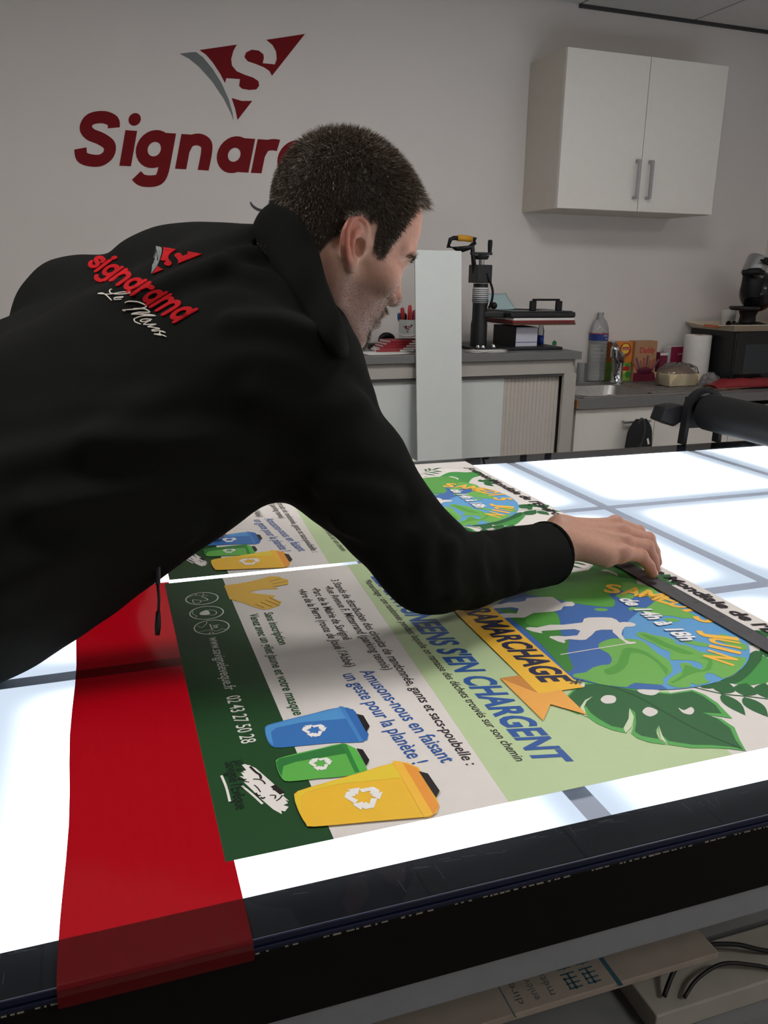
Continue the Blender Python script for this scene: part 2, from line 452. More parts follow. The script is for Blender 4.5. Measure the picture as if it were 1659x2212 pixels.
def attr_mat(name, rough, attr='tone', spec=.4, bump=0, bscale=400, sss=0, var=.0, vscale=150):
    m = mat(name, (128, 128, 128), rough, spec=spec, bump=bump, bscale=bscale)
    N = m.node_tree.nodes; L = m.node_tree.links
    a = N.new('ShaderNodeAttribute'); a.attribute_name = attr
    b = N['Principled BSDF']; out = a.outputs['Color']
    if var:
        n = N.new('ShaderNodeTexNoise'); n.inputs['Scale'].default_value = vscale; n.inputs['Detail'].default_value = 5
        tc = N.new('ShaderNodeTexCoord'); L.new(tc.outputs['Object'], n.inputs['Vector'])
        mr = N.new('ShaderNodeMapRange'); mr.inputs[1].default_value = .25; mr.inputs[2].default_value = .75; mr.inputs[3].default_value = 1-var; mr.inputs[4].default_value = 1+var
        L.new(n.outputs['Fac'], mr.inputs[0])
        mx = N.new('ShaderNodeVectorMath'); mx.operation = 'SCALE'; L.new(out, mx.inputs[0]); L.new(mr.outputs[0], mx.inputs['Scale']); out = mx.outputs[0]
    L.new(out, b.inputs['Base Color'])
    if sss:
        b.inputs['Subsurface Weight'].default_value = sss; b.inputs['Subsurface Radius'].default_value = (.6, .25, .15); b.inputs['Subsurface Scale'].default_value = .006
    return m

# ------------------------------------------------------------------ the man leaning over the table
PB = np.array((-.36, 1.02, 0.0))
man = thing('person', 'person in a black soft-shell jacket leaning over the light table, pressing a ruler', 'person', tuple(PB))
SR = np.array((0.2316, 0.9352, 1.2401)); SL = np.array((0.0503, 1.3352, 1.2774)); ELB = np.array((0.3667, 0.8438, 1.017)); CUF = np.array((0.5872, 0.9336, 0.9771))
NECKB = np.array((0.2513, 1.084, 1.3136))
# head frame
a_, t_ = math.radians(24), math.radians(26)
B_AX = F_AX
HF = math.cos(t_)*(math.cos(a_)*R_AX-math.sin(a_)*U_AX)+math.sin(t_)*B_AX
HU = math.sin(a_)*R_AX+math.cos(a_)*U_AX
HL = np.cross(HU, HF)
HO = np.array((0.3114, 0.9696, 1.3909))+.074*HL
HM = np.stack([HF, HL, HU], 1)                    # local -> world
def to_head(w): return (np.asarray(w)-HO) @ HM
def to_world(l): return HO+np.asarray(l) @ HM.T
neck_l = to_head(NECKB)

EAR_B = np.array((-.92, 0, -.38)); EAR_B /= np.linalg.norm(EAR_B)        # towards the back of the ear
EAR_B = np.array((-.90, .30, -.30)); EAR_B /= np.linalg.norm(EAR_B)
EAR_U = np.array((-.30, .10, .95)); EAR_U -= EAR_B*(EAR_U@EAR_B); EAR_U /= np.linalg.norm(EAR_U)
EAR_N = np.cross(EAR_B, EAR_U); EAR_N *= np.sign(EAR_N[1])
EAR_C = np.array((.006, .0735, -.006))
def ear_pt(b, u, n=0): return EAR_C+(EAR_B*b+EAR_U*u)*.90+EAR_N*n
def head_sdf(p):
    q = p.copy(); q[:, 1] = np.abs(q[:, 1])
    d = sd_ell(p, (-.004, 0, .046), (.090, .076, .090))
    d = smin(d, sd_ell(p, (.038, 0, .048), (.060, .062, .066)), .03)
    d = smin(d, sd_ell(p, (.040, 0, -.028), (.053, .055, .068)), .03)
    d = smin(d, sd_ell(p, (.034, 0, -.062), (.046, .047, .040)), .02)
    d = smin(d, sd_path(q, [(.002, .060, -.025), (.016, .054, -.070), (.072, .014, -.094)], [.014, .014, .015], .006), .018)
    d = smin(d, sd_ell(p, (.074, 0, -.091), (.018, .023, .019)), .014)
    d = smin(d, sd_ell(q, (.066, .043, -.014), (.022, .020, .020)), .018)
    d = smin(d, sd_cap(q, (.060, .050, -.006), (.004, .068, .002), .011), .015)
    d = smin(d, sd_path(q, [(.091, .010, .028), (.085, .032, .033), (.072, .048, .028)], [.010, .0105, .009], .004), .010)
    # eye sockets and lids
    d = smax(d, -sd_ell(q, (.099, .032, .009), (.017, .017, .013)), .012)
    d = smin(d, sd_ell(q, (.0765, .0325, .008), (.0142, .0145, .0135)), .004)
    d = smax(d, -sd_path(q, [(.0885, .020, .000), (.0895, .032, -.0025), (.083, .044, -.001)], .0026), .002)
    # nose
    d = smin(d, sd_cap(p, (.090, 0, .020), (.105, 0, -.016), .0075, .0095), .010)
    d = smin(d, sd_ell(p, (.1045, 0, -.020), (.0120, .0115, .0105)), .006)
    d = smin(d, sd_ell(q, (.0955, .0135, -.0255), (.0105, .0075, .0080)), .005)
    d = smax(d, -sd_ell(q, (.0995, .0085, -.034), (.0060, .0042, .0055)), .003)
    # mouth
    d = smin(d, sd_ell(p, (.078, 0, -.053), (.022, .030, .022)), .014)
    d = smin(d, sd_path(q, [(.0985, 0, -.0475), (.0955, .012, -.0485), (.086, .024, -.0535)], [.0058, .0052, .0030], .003), .005)
    d = smin(d, sd_path(q, [(.0965, 0, -.0610), (.0935, .012, -.0605), (.085, .023, -.0555)], [.0062, .0056, .0030], .003), .005)
    d = smax(d, -sd_path(q, [(.104, 0, -.0540), (.100, .012, -.0545), (.089, .025, -.0555)], .0017), .003)
    # neck and throat
    d = smin(d, sd_cap(p, (-.022, 0, -.035), neck_l+np.array((0, 0, 0)), .056, .060), .03)
    d = smin(d, sd_cap(p, (.028, 0, -.075), neck_l*np.array((.45, 1, .9))+np.array((.02, 0, .0)), .030, .040), .035)
    # ears
    e = sd_ell(q, ear_pt(.004, .004, .001), (.020, .0045, .030), np.stack([EAR_B, EAR_N, EAR_U], 1))
    e = smax(e, -sd_ell(q, ear_pt(-.001, -.002, .0070), (.0110, .0105, .0140), np.stack([EAR_B, EAR_N, EAR_U], 1)), .004)
    hel = [ear_pt(*b) for b in ((-.004, .000, .001), (-.011, .008, .002), (-.013, .021, .003), (-.006, .032, .004), (.007, .036, .005), (.018, .029, .006), (.0225, .014, .006), (.019, -.005, .006), (.012, -.019, .005), (.005, -.028, .004))]
    e = smin(e, sd_path(q, hel, .0040), .0025)
    ant = [ear_pt(*b) for b in ((-.001, .021, .003), (.008, .013, .0055), (.0095, .000, .0055), (.005, -.013, .005), (-.002, -.017, .004))]
    e = smin(e, sd_path(q, ant, .0034), .003)
    e = smin(e, sd_ell(q, ear_pt(.001, -.027, .003), (.0085, .0046, .0100), np.stack([EAR_B, EAR_N, EAR_U], 1)), .004)
    e = smin(e, sd_ell(q, ear_pt(-.0095, -.005, .003), (.0045, .0045, .0062), np.stack([EAR_B, EAR_N, EAR_U], 1)), .004)
    e = smin(e, sd_cap(q, ear_pt(-.006, .010, -.010), ear_pt(.002, -.012, -.008), .008), .008)
    d = smin(d, e, .005)
    d = smax(d, -sd_ell(q, ear_pt(-.0035, -.003, .0035), (.0080, .0105, .0105), np.stack([EAR_B, EAR_N, EAR_U], 1)), .003)
    return d
lo = np.minimum(np.array((-.125, -.105, -.135)), neck_l-.075); hi = np.maximum(np.array((.13, .105, .15)), neck_l+.075)
HV, HFc = surface_nets(head_sdf, lo, hi, .0018)
# tone of the skin: stubble, ruddy ears and nose, shorn scalp
def hairline(x): return np.interp(x, [-.12, -.075, -.045, -.025, -.012, -.004, .012, .024, .030, .034, .048, .055, .060, .066, .086, .12], [-.070, -.062, -.050, -.030, .000, .022, .030, .024, .000, -.006, -.002, .034, .056, .080, .103, .15])
def in_scalp(P):
    x, y, z = P[:, 0], np.abs(P[:, 1]), P[:, 2]
    ear = (np.linalg.norm((P*np.array((1, 0, 1)))-np.array((EAR_C[0], 0, EAR_C[2])), axis=1) < .030) & (y > .079)
    return np.where(ear, -1, z-hairline(x)+.004*np.sin(P[:, 0]*400)*np.cos(P[:, 1]*300))
def beard_mask(P):
    x, y, z = P[:, 0], np.abs(P[:, 1]), P[:, 2]
    g = lambda c, r: np.exp(-(((x-c[0])/r[0])**2+((y-c[1])/r[1])**2+((z-c[2])/r[2])**2))
    must = g((.099, .012, -.0415), (.02, .020, .0055))*1.3*(z < -.0365)
    goat = g((.085, .0, -.088), (.035, .024, .019))*1.5+g((.09, .026, -.055), (.02, .009, .018))*.9
    jaw = np.clip((-.022-z+ .25*np.clip(x-.03, 0, .1))/.02, 0, 1)*np.clip((x+.005)/.02, 0, 1)*np.clip((z+.125)/.03, 0, 1)*.55
    lips = g((.100, 0, -.054), (.012, .016, .0065))
    return np.clip(np.maximum(np.maximum(must, goat), jaw)-lips*.8, 0, 1), lips
skin = np.array(lin((198, 156, 138))); red = np.array(lin((190, 124, 106))); dark = np.array(lin((66, 54, 48))); lipc = np.array(lin((168, 104, 94)))
bm_, lips_ = beard_mask(HV)
C = np.tile(skin, (len(HV), 1))
rd = np.clip(np.clip((np.abs(HV[:, 1])-.077)/.006, 0, 1)+np.exp(-(((HV-np.array((.108, 0, -.02)))/.016)**2).sum(1))*.8+np.exp(-(((np.abs(HV)*np.array((1, 1, 0))-np.array((.07, .045, 0)))/.025)**2).sum(1))*.35, 0, 1)[:, None]
C = C*(1-rd)+red*rd
C = C*(1-.55*lips_[:, None])+lipc*.55*lips_[:, None]
bb = np.clip(bm_, 0, .85)[:, None]; C = C*(1-bb)+dark*bb
sc = np.clip(in_scalp(HV)/.008+.5, 0, 1)[:, None]; C = C*(1-sc)+np.array(lin((62, 51, 42)))*sc
# ---- right forearm and hand (bare skin)
def hp(*a): return np.array(a)
FING = {  # joints: knuckle, middle joint, end joint, tip (world metres)
 'little': [(0.7057, 0.9226, 0.9674), (0.7441, 0.9304, 0.9557), (0.7588, 0.9288, 0.9394), (0.7642, 0.9254, 0.9277)],
 'ring':   [(0.724, 0.9446, 0.974), (0.7699, 0.9525, 0.9609), (0.78, 0.9493, 0.941), (0.7833, 0.9445, 0.926)],
 'middle': [(0.7347, 0.9687, 0.982), (0.7911, 0.9785, 0.9623), (0.802, 0.9748, 0.942), (0.8054, 0.9687, 0.9263)],
 'index':  [(0.7385, 0.9924, 0.9877), (0.7954, 1.0085, 0.9639), (0.8152, 1.006, 0.9435), (0.822, 0.9982, 0.9267)],
 'thumb':  [(0.6909, 1.001, 0.9771), (0.7432, 1.0132, 0.9531), (0.7774, 1.015, 0.9352), (0.7988, 1.01, 0.923)]}
WR = np.array((0.6149, 0.9459, 0.9958))+np.array((0, 0, .001))
FING = {k: [(q[0]*.981, q[1]*.981, CAM_H+(q[2]-CAM_H)*.981+.001) for q in v] for k, v in FING.items()}
def hand_sdf(p):
    wide = np.array(FING['index'][0])-np.array(FING['little'][0]); wide /= np.linalg.norm(wide)
    d = sd_cap(p, ELB+(CUF-ELB)*.25, CUF, .036, .029)
    d = smin(d, smin(sd_cap(p, CUF-wide*.010, WR-wide*.016, .024, .0205), sd_cap(p, CUF+wide*.010, WR+wide*.014, .024, .0205), .012), .02)
    wo = {'little': -.019, 'ring': -.007, 'middle': .006, 'index': .018}
    for k, w in wo.items():
        a = WR+wide*w; b = np.array(FING[k][0])
        d = smin(d, sd_cap(p, a, b-(b-a)*.06+np.array((0, 0, -.004)), .0165, .0125), .013)
    d = smin(d, sd_cap(p, WR-wide*.016+np.array((.012, 0, -.008)), np.array(FING['little'][0])+np.array((-.028, 0, -.006)), .014, .012), .014)
    fr = {'little': (.0108, .0093, .0083, .0070), 'ring': (.0118, .0102, .0091, .0077), 'middle': (.0120, .0105, .0093, .0079), 'index': (.0120, .0103, .0092, .0078)}
    fd = None
    for k, r in fr.items():
        e = sd_path(p, FING[k], list(r), .003)
        e = smin(e, sd_ell(p, FING[k][0], (.0118, .0118, .0118)), .006)
        e = smin(e, sd_ell(p, FING[k][1], (r[1]*1.06,)*3), .003)
        d = smin(d, e, .0055) if fd is None else smin(d, e, .0045)
        fd = e
    th = sd_path(p, [WR+wide*.020+np.array((.01, 0, -.004))]+FING['thumb'], [.016, .0155, .0118, .0105, .0085], .006)
    d = smin(d, th, .010)
    # tendon ridges on the back of the hand
    for k in ('ring', 'middle', 'index'):
        b = np.array(FING[k][0]); d = smin(d, sd_cap(p, WR+(b-WR)*.35+np.array((0, 0, .0105)), b+np.array((0, 0, .0065)), .0030, .0042), .006)
    # wrist bone
    d = smin(d, sd_ell(p, WR-wide*.017+np.array((-.018, 0, .010)), (.010, .010, .008)), .010)
    return d
pts = np.array(sum(FING.values(), [])+[tuple(CUF), tuple(ELB+(CUF-ELB)*.25)])
GV, GF = surface_nets(hand_sdf, pts.min(0)-.05, pts.max(0)+.05, .0017)
hskin = np.array(lin((182, 138, 118))); hred = np.array(lin((172, 108, 90)))
GC = np.tile(hskin, (len(GV), 1))
for k in ('little', 'ring', 'middle', 'index', 'thumb'):
    for j, s in ((0, .35), (1, .45), (3, .6)):
        w = (np.exp(-(np.linalg.norm(GV-np.array(FING[k][j]), axis=1)/.016)**2)*s)[:, None]; GC = GC*(1-w)+hred*w
# far hand resting flat on the table
W2 = np.array((.040, 1.358, .966))
F2 = {'index': ((.112, 1.316, .950), (.190, 1.300)), 'middle': ((.117, 1.335, .952), (.202, 1.328)), 'ring': ((.113, 1.353, .950), (.194, 1.354)), 'little': ((.103, 1.369, .946), (.165, 1.379))}
def hand2_sdf(p):
    d = sd_cap(p, W2-np.array((.05, -.03, -.06)), W2, .030, .027)
    for k, (a, t) in F2.items():
        a = np.array(a); d = smin(d, sd_cap(p, W2+(a-W2)*.1, a, .018, .0125), .014)
        t = np.array((t[0], t[1], .9325)); mid = a*.45+t*.55+np.array((0, 0, .007))
        d = smin(d, sd_path(p, [a, mid, t], [.0112, .0095, .0075], .003), .0045)
    return smin(d, sd_path(p, [W2+np.array((.01, -.012, -.006)), (.075, 1.306, .945), (.105, 1.286, .936), (.128, 1.276, .933)], [.018, .014, .0105, .0085], .006), .010)
G2, G2F = surface_nets(hand2_sdf, (-.06, 1.24, .915), (.23, 1.43, 1.06), .0024)
V = np.concatenate([to_world(HV), GV, G2]); Fa = np.concatenate([HFc, GF+len(HV), G2F+len(HV)+len(GV)])
GC = np.concatenate([GC, np.tile(hskin, (len(G2), 1))])
# trunk and arms inside the clothes join head and hands into one body
CC = np.concatenate([C, GC])
def join_limb(path, radii, i0, i1, j0, j1):
    global V, Fa, CC
    n = 8; rings = []; base = len(V)
    for k, q in enumerate(path):
        t = np.array(path[min(k+1, len(path)-1)])-np.array(path[max(k-1, 0)]); t = t/np.linalg.norm(t)
        x = np.cross(t, (0, 0, 1.0)); x /= np.linalg.norm(x)+1e-9; y = np.cross(t, x)
        rings += [np.array(q)+(x*math.cos(2*math.pi*i/n)+y*math.sin(2*math.pi*i/n))*radii[k] for i in range(n)]
    fs = [(base+k*n+i, base+k*n+(i+1) % n, base+(k+1)*n+(i+1) % n, base+(k+1)*n+i) for k in range(len(path)-1) for i in range(n)]
    for lo_i, hi_i, r in ((i0, i1, base), (j0, j1, base+(len(path)-1)*n)):
        sub = V[lo_i:hi_i]; h0 = lo_i+int(np.argmin(np.linalg.norm(sub-rings[r-base], axis=1)))
        f = Fa[np.argwhere((Fa == h0).any(1))[0, 0]]; h1 = f[(list(f).index(h0)+1) % 4]
        fs.append((h0, h1, r+1, r))
    V = np.concatenate([V, np.array(rings)]); Fa = np.concatenate([Fa, np.array(fs)]); CC = np.concatenate([CC, np.tile(skin, (len(rings), 1))])
nH, nG = len(HV), len(GV)
join_limb([tuple(NECKB), tuple(SR*.6+NECKB*.4), tuple(SR), tuple((0.2767, 0.8898, 1.1299)), tuple(ELB), tuple(ELB+(CUF-ELB)*.3)], [.05, .05, .045, .040, .034, .030], 0, nH, nH, nH+nG)
join_limb([tuple(NECKB), (.06, 1.26, 1.22), (-.02, 1.40, 1.09), (.005, 1.38, 1.02)], [.05, .045, .036, .028], 0, nH, nH+nG, nH+nG+len(G2))
me = np_mesh('body', V-PB, Fa); set_colors(me, CC)
m_skin = attr_mat('skin', .5, spec=.35, bump=.12, bscale=500, sss=.15, var=.07, vscale=180)
body = link('body', me, m_skin, man, smooth=True)
# finger nails
m_nail = mat('finger_nail', (222, 176, 158), .25, spec=.6)
for k in ('little', 'ring', 'middle', 'index', 'thumb'):
    a, b = np.array(FING[k][2]), np.array(FING[k][3]); t = (b-a)/np.linalg.norm(b-a)
    n = np.array((.75, -.15, .35)) if k != 'thumb' else np.array((.2, .3, .9)); n = n-t*(n@t); n /= np.linalg.norm(n); s = np.cross(t, n)
    def nf(u, v):
        q = b+t*((v-.5)*.011-.001)+s*((u-.5)*.0105)+n*(.0072-.0035*(2*u-1)**2-.0012*(2*v-1)**4); return tuple(q-PB)
    MB().grid(nf, 8, 6).build('fingernail', m_nail, body, smooth=True, solid=.0006)
# eyes: balls behind the lids, lashes and brows
m_eye = mat('eye_white', (200, 190, 182), .2); m_lash = mat('lash_dark', (24, 18, 15), .6)
for s in (-1, 1):
    c = to_world((.0765, s*.0322, .0055))-PB
    e = MB().sphere(tuple(c), .0134, 20, 12).build('eye', m_eye, body, smooth=True)
    c2 = to_world((.0868, s*.0322, -.0005))-PB
    MB().sphere(tuple(c2), .0048, 12, 8).build('iris', mat('iris_brown', (50, 34, 24), .2), e, smooth=True)
    lash = MB()
    for j in range(26):
        u = j/25; y = .0205+.025*u; x = .0895-.0075*(2*u-.8)**2; z = -.0005-.002*math.sin(math.pi*u)
        p0 = to_world((x-.001, s*y, z)); p1 = to_world((x+.0045, s*(y+.003*(u-.3)), z-.0040)); sd = HL*.00025
        lash.add([p0-sd-PB, p0+sd-PB, p1-PB], [(0, 1, 2)])
    lash.build('eyelashes', m_lash, body)
# ---- hair: thousands of short strands
Hco = HV; tri = HFc
fc = Hco[tri].mean(1); e1 = Hco[tri[:, 1]]-Hco[tri[:, 0]]; e2 = Hco[tri[:, 3]]-Hco[tri[:, 0]]
fn_ = np.cross(e1, e2); ar = np.linalg.norm(fn_, axis=1); fn_ /= ar[:, None]+1e-12
def strands(name, dens, count, lenf, dirf, colf, width, matl):
    w = ar*dens; w = w/w.sum(); k = rng.choice(len(fc), count, p=w)
    r1 = rng.random(count)[:, None]; r2 = rng.random(count)[:, None]
    base = Hco[tri[k, 0]]+e1[k]*r1+e2[k]*r2; n = fn_[k]
    ln = lenf(base)*(0.75+.5*rng.random(count)); d = dirf(base, n)+rng.normal(0, .22, (count, 3)); d /= np.linalg.norm(d, axis=1)[:, None]
    d2 = d+np.array((.25, 0, -.35))*.6; d2 /= np.linalg.norm(d2, axis=1)[:, None]
    sd = np.cross(d, rng.normal(0, 1, (count, 3))); sd /= np.linalg.norm(sd, axis=1)[:, None]; sd *= width
    p0 = base-n*.001; p1 = base+d*(ln*.55)[:, None]; p2 = p1+d2*(ln*.45)[:, None]
    Vs = np.stack([p0-sd, p0+sd, p1+sd*.8, p1-sd*.8, p2], 1).reshape(-1, 3)
    q = np.arange(count)[:, None]*5
    me = bpy.data.meshes.new(name)
    Fs = [tuple(a) for a in (q+np.array([[0, 1, 2, 3]])).tolist()]+[tuple(a) for a in (q+np.array([[3, 2, 4]])).tolist()]
    me.from_pydata((to_world(Vs)-PB).tolist(), [], Fs)
    set_colors(me, np.repeat(colf(base), 5, 0))
    return tag(link(name, me, matl, man), kind='stuff')
sc_f = in_scalp(fc)
def hair_dir(b, n):
    fl = np.stack([.55-.3*np.abs(b[:, 1])/.07, 0*b[:, 0], -.75*np.clip(np.abs(b[:, 1])/.07, 0, 1)-.7*np.clip(-b[:, 0]/.09, 0, 1)], 1)
    front = np.clip((b[:, 0]-.066)/.015, 0, 1)*np.clip((b[:, 2]-.085)/.01, 0, 1)
    fl += front[:, None]*np.array((1.2, 0, .35))
    return n*.75+fl*.6
def hair_len(b):
    top = np.clip((b[:, 2]-.02)/.08, 0, 1); front = np.clip((b[:, 0]-.066)/.015, 0, 1)*np.clip((b[:, 2]-.085)/.01, 0, 1)
    return .006+.0055*top+.010*front
hair_cols = np.array([lin(c) for c in ((84, 70, 57), (62, 52, 44), (106, 90, 73), (140, 124, 104), (190, 180, 164))])
def hair_col(b): return hair_cols[rng.choice(5, len(b), p=[.34, .26, .22, .12, .06])]
m_hair = attr_mat('hair', .42, spec=.5)
strands('hair', np.clip(sc_f/.006+.4, 0, 1), 52000, hair_len, hair_dir, hair_col, .00026, m_hair)
bfc, _ = beard_mask(fc)
strands('beard', np.clip(bfc-.12, 0, 1)**1.3*(sc_f < 0), 9000, lambda b: .0018+.0095*np.clip(beard_mask(b)[0]-.55, 0, 1), lambda b, n: n*.6+np.array((.3, 0, -.7))*.6, lambda b: hair_cols[rng.choice(5, len(b), p=[.4, .3, .15, .1, .05])], .00015, m_hair)
bx = np.exp(-(((fc[:, 2]-.031-.06*(np.abs(fc[:, 1])-.03)*(np.abs(fc[:, 1]) < .03)+.5*np.clip(np.abs(fc[:, 1])-.036, 0, 1))/.0035)**2))*(np.abs(fc[:, 1]) > .011)*(np.abs(fc[:, 1]) < .052)*(fc[:, 0] > .05)
strands('eyebrows', bx+1e-9, 800, lambda b: .006+0*b[:, 0], lambda b, n: n*.35+np.stack([-.3+0*b[:, 0], np.sign(b[:, 1])*.8, .1+0*b[:, 0]], 1), lambda b: np.tile(hair_cols[1], (len(b), 1)), .0002, m_hair)

# ---- jacket
m_jac = mat('black_softshell', (24, 25, 23), .9, spec=.05, var=.12, scale=500, bump=.15, bscale=900)
A1 = np.array((0.2738, 0.8805, 1.1322)); FA = np.array((0.4293, 0.8637, 0.9945))
def wr(p, pts, r, k, d): return smin(d, sd_path(p, pts, r), k)
def jacket_sdf(p):
    d = sd_cap(p, (0.1701, 0.9641, 1.1893), (-0.2624, 0.9241, 0.9441), .105, .118)                      # near flank
    d = smin(d, sd_cap(p, (0.176, 1.0824, 1.2551), (-0.2553, 1.1007, 1.0204), .135, .150), .08)        # core
    d = smin(d, sd_cap(p, (0.1675, 1.2207, 1.2972), (-0.2121, 1.2688, 1.112), .093, .115), .08)        # far side of the back
    d = smin(d, sd_ell(p, (-0.0018, 1.3633, 1.2706), (.088, .088, .088)), .06)                   # far shoulder
    d = smin(d, sd_cap(p, (0.0073, 1.3508, 1.2768), (0.1438, 1.2338, 1.3115), .080, .080), .05)
    d = smin(d, sd_path(p, [(.05, 1.29, 1.25), (-.02, 1.40, 1.09), (.035, 1.362, .975)], [.078, .058, .047], .02), .04)   # far arm propped on the table
    d = smin(d, sd_cap(p, (0.2308, 1.131, 1.3331), (0.1307, 1.2296, 1.318), .075, .083), .05)         # yoke behind the neck
    d = smin(d, sd_cap(p, (0.2398, 1.0329, 1.2784), (0.2196, 0.9754, 1.2304), .080, .092), .05)          # near shoulder
    d = smin(d, sd_path(p, [(0.2233, 0.9371, 1.2186), A1, ELB], [.088, .067, .054], .02), .05)  # upper arm
    d = smin(d, sd_path(p, [ELB, FA, CUF], [.052, .046, .0450], .01), .03)              # forearm
    # neck opening and cuff end
    d = smax(d, -sd_cap(p, NECKB+(to_world((-.02, 0, -.05))-NECKB)*.2, to_world((-.02, 0, -.03)), .064, .062), .008)
    ax = (CUF-FA)/np.linalg.norm(CUF-FA)
    d = smax(d, np.where(((p-ELB)@ax) > 0, (p-CUF)@ax, -1), .006)
    d = smax(d, -sd_cap(p, CUF-ax*.012, CUF+ax*.05, .0325), .003)
    d = smax(d, np.where((p[:, 1] > 1.2) & (p[:, 0] > -.02), .955-p[:, 2], -1), .006)
    d = smax(d, -np.maximum(p[:, 2]-.9275, -.214-p[:, 0]), .012)
    d = smax(d, (p @ np.array((-.82, .1, -.55), np.float32))-np.float32((np.array((-.34, 1.0, .90)) @ np.array((-.82, .1, -.55)))), .01)
    return d
JV, JF = surface_nets(jacket_sdf, (-.55, .62, .78), (.74, 1.52, 1.52), .0055)
# soft cloth ripples
JN = np.zeros_like(JV)
nn = np.cross(JV[JF[:, 1]]-JV[JF[:, 0]], JV[JF[:, 3]]-JV[JF[:, 0]])
for k in range(4): np.add.at(JN, JF[:, k], nn)
JN /= np.linalg.norm(JN, axis=1)[:, None]+1e-12
rip = np.array([noise.noise(Vector((v[0]*9+v[2]*3, v[1]*7, v[2]*16-v[0]*4))) for v in JV])+.5*np.array([noise.noise(Vector((v[0]*24, v[1]*20, v[2]*34))) for v in JV])
disp = rip*.0030
def fold(pts, amp, w):
    """a soft crease: ridge along a line dropped onto the cloth from the viewer's side"""
    global disp
    pts = [np.array(q) for q in spline(pts, 5)]; out = []
    for q in pts:
        o = np.array((0, 0, CAM_H)); dd = (q-o)/np.linalg.norm(q-o)
        h = bvh0.ray_cast(Vector(o), Vector(dd))
        if h[0] is not None: out.append(np.array(h[0]))
    if len(out) < 2: return
    dm = np.full(len(JV), 9.0)
    for a, b in zip(out[:-1], out[1:]):
        ab = b-a; t = np.clip(((JV-a)@ab)/(ab@ab+1e-12), 0, 1); dm = np.minimum(dm, np.linalg.norm(JV-a-t[:, None]*ab, axis=1))
    disp = disp+amp*(np.exp(-(dm/w)**2)-.55*np.exp(-((dm-1.9*w)/w)**2))
bvh0 = BVHTree.FromPolygons([Vector(v) for v in JV], [tuple(int(i) for i in f) for f in JF])
for pts, amp, w in (([(0.2054, 1.0425, 1.3755),(0.1644, 1.054, 1.364),(0.0697, 1.0747, 1.3191)], .007, .016), ([(0.2621, 1.005, 1.3218),(0.211, 1.032, 1.3483),(0.169, 1.0498, 1.3559)], .007, .014), ([(0.2743, 0.9869, 1.2784),(0.2276, 1.009, 1.2941),(0.1742, 1.0283, 1.2933)], .006, .015),
                    ([(0.207, 0.962, 1.1194),(0.1346, 0.9968, 1.1457),(0.001, 1.0452, 1.1438)], .007, .018), ([(0.1891, 0.9617, 1.0974),(0.0924, 0.9951, 1.0906),(-0.0698, 1.0471, 1.0666)], .007, .018), ([(0.0988, 0.9774, 1.0417),(-0.0095, 1.0116, 1.0238),(-0.1207, 1.0366, 0.9732)], .006, .018),
                    ([(0.3399, 0.902, 1.0831),(0.3008, 0.9195, 1.0935),(0.2585, 0.9366, 1.0984)], .006, .013), ([(0.3575, 0.882, 1.0398),(0.3228, 0.8946, 1.0393),(0.281, 0.9131, 1.0496)], .006, .013), ([(0.2337, 0.9523, 1.1198),(0.2682, 0.9484, 1.1475),(0.3201, 0.9431, 1.1918)], .006, .018),
                    ([(0.4075, 0.8613, 1.0323),(0.4022, 0.8539, 1.0023),(0.4047, 0.8428, 0.9696)], .005, .010), ([(0.4403, 0.852, 1.0409),(0.4364, 0.8432, 1.0082),(0.4399, 0.8317, 0.9756)], .004, .010), ([(0.4731, 0.8426, 1.0496),(0.47, 0.8327, 1.0141),(0.4725, 0.8216, 0.9815)], .003, .009), ([(0.3825, 0.8763, 1.051),(0.3743, 0.8691, 1.0182),(0.3785, 0.854, 0.9747)], .006, .013),
                    ([(0.0582, 1.038, 1.1882),(-0.0257, 1.0549, 1.1434),(-0.1078, 1.0778, 1.1205)], .005, .02), ([(0.1981, 0.9907, 1.201),(0.2448, 0.9687, 1.1853),(0.305, 0.952, 1.2025)], .005, .016)):
    fold(pts, amp, w)
JV = JV+JN*disp[:, None]
JV[:, 2] = np.where(JV[:, 0] > -.225, np.maximum(JV[:, 2], .9262), JV[:, 2])
jme = np_mesh('jacket', JV-PB, JF)
jac = link('jacket', jme, m_jac, man, smooth=True)
bvh = BVHTree.FromPolygons([Vector(v) for v in (JV-PB)], [tuple(int(i) for i in f) for f in JF])
# stand-up collar: its seam lies on the jacket, the rim stands up towards the jaw
bvh1 = BVHTree.FromPolygons([Vector(v) for v in JV], [tuple(int(i) for i in f) for f in JF])
def on_jacket(q, lift=0.0, tree=None):
    o = np.array((0, 0, CAM_H)); dd = (np.array(q)-o); dd /= np.linalg.norm(dd)
    h = (tree or bvh1).ray_cast(Vector(o), Vector(dd))
    return (np.array(h[0])-dd*lift, np.array(h[1]), h[3]) if h[0] is not None else None
def depth_of(q): return (np.array(q)-np.array((0, 0, CAM_H)))@F_AX
def at_depth(q, z):
    o = np.array((0, 0, CAM_H)); d = np.array(q)-o; return o+d*(z/(d@F_AX))
near_seam = [(0.2105, 1.0492, 1.4028),(0.2259, 1.0337, 1.3714),(0.2463, 1.0154, 1.3368),(0.2637, 0.9986, 1.3033),(0.2794, 0.9841, 1.2752),(0.2966, 0.9707, 1.2525)]
near_rim = [(0.2342, 1.0491, 1.4304),(0.2598, 1.0357, 1.4176),(0.2782, 1.0184, 1.3836),(0.2874, 1.0023, 1.3428),(0.2979, 0.9862, 1.3037),(0.304, 0.9714, 1.2635)]
seam = []; rim = []
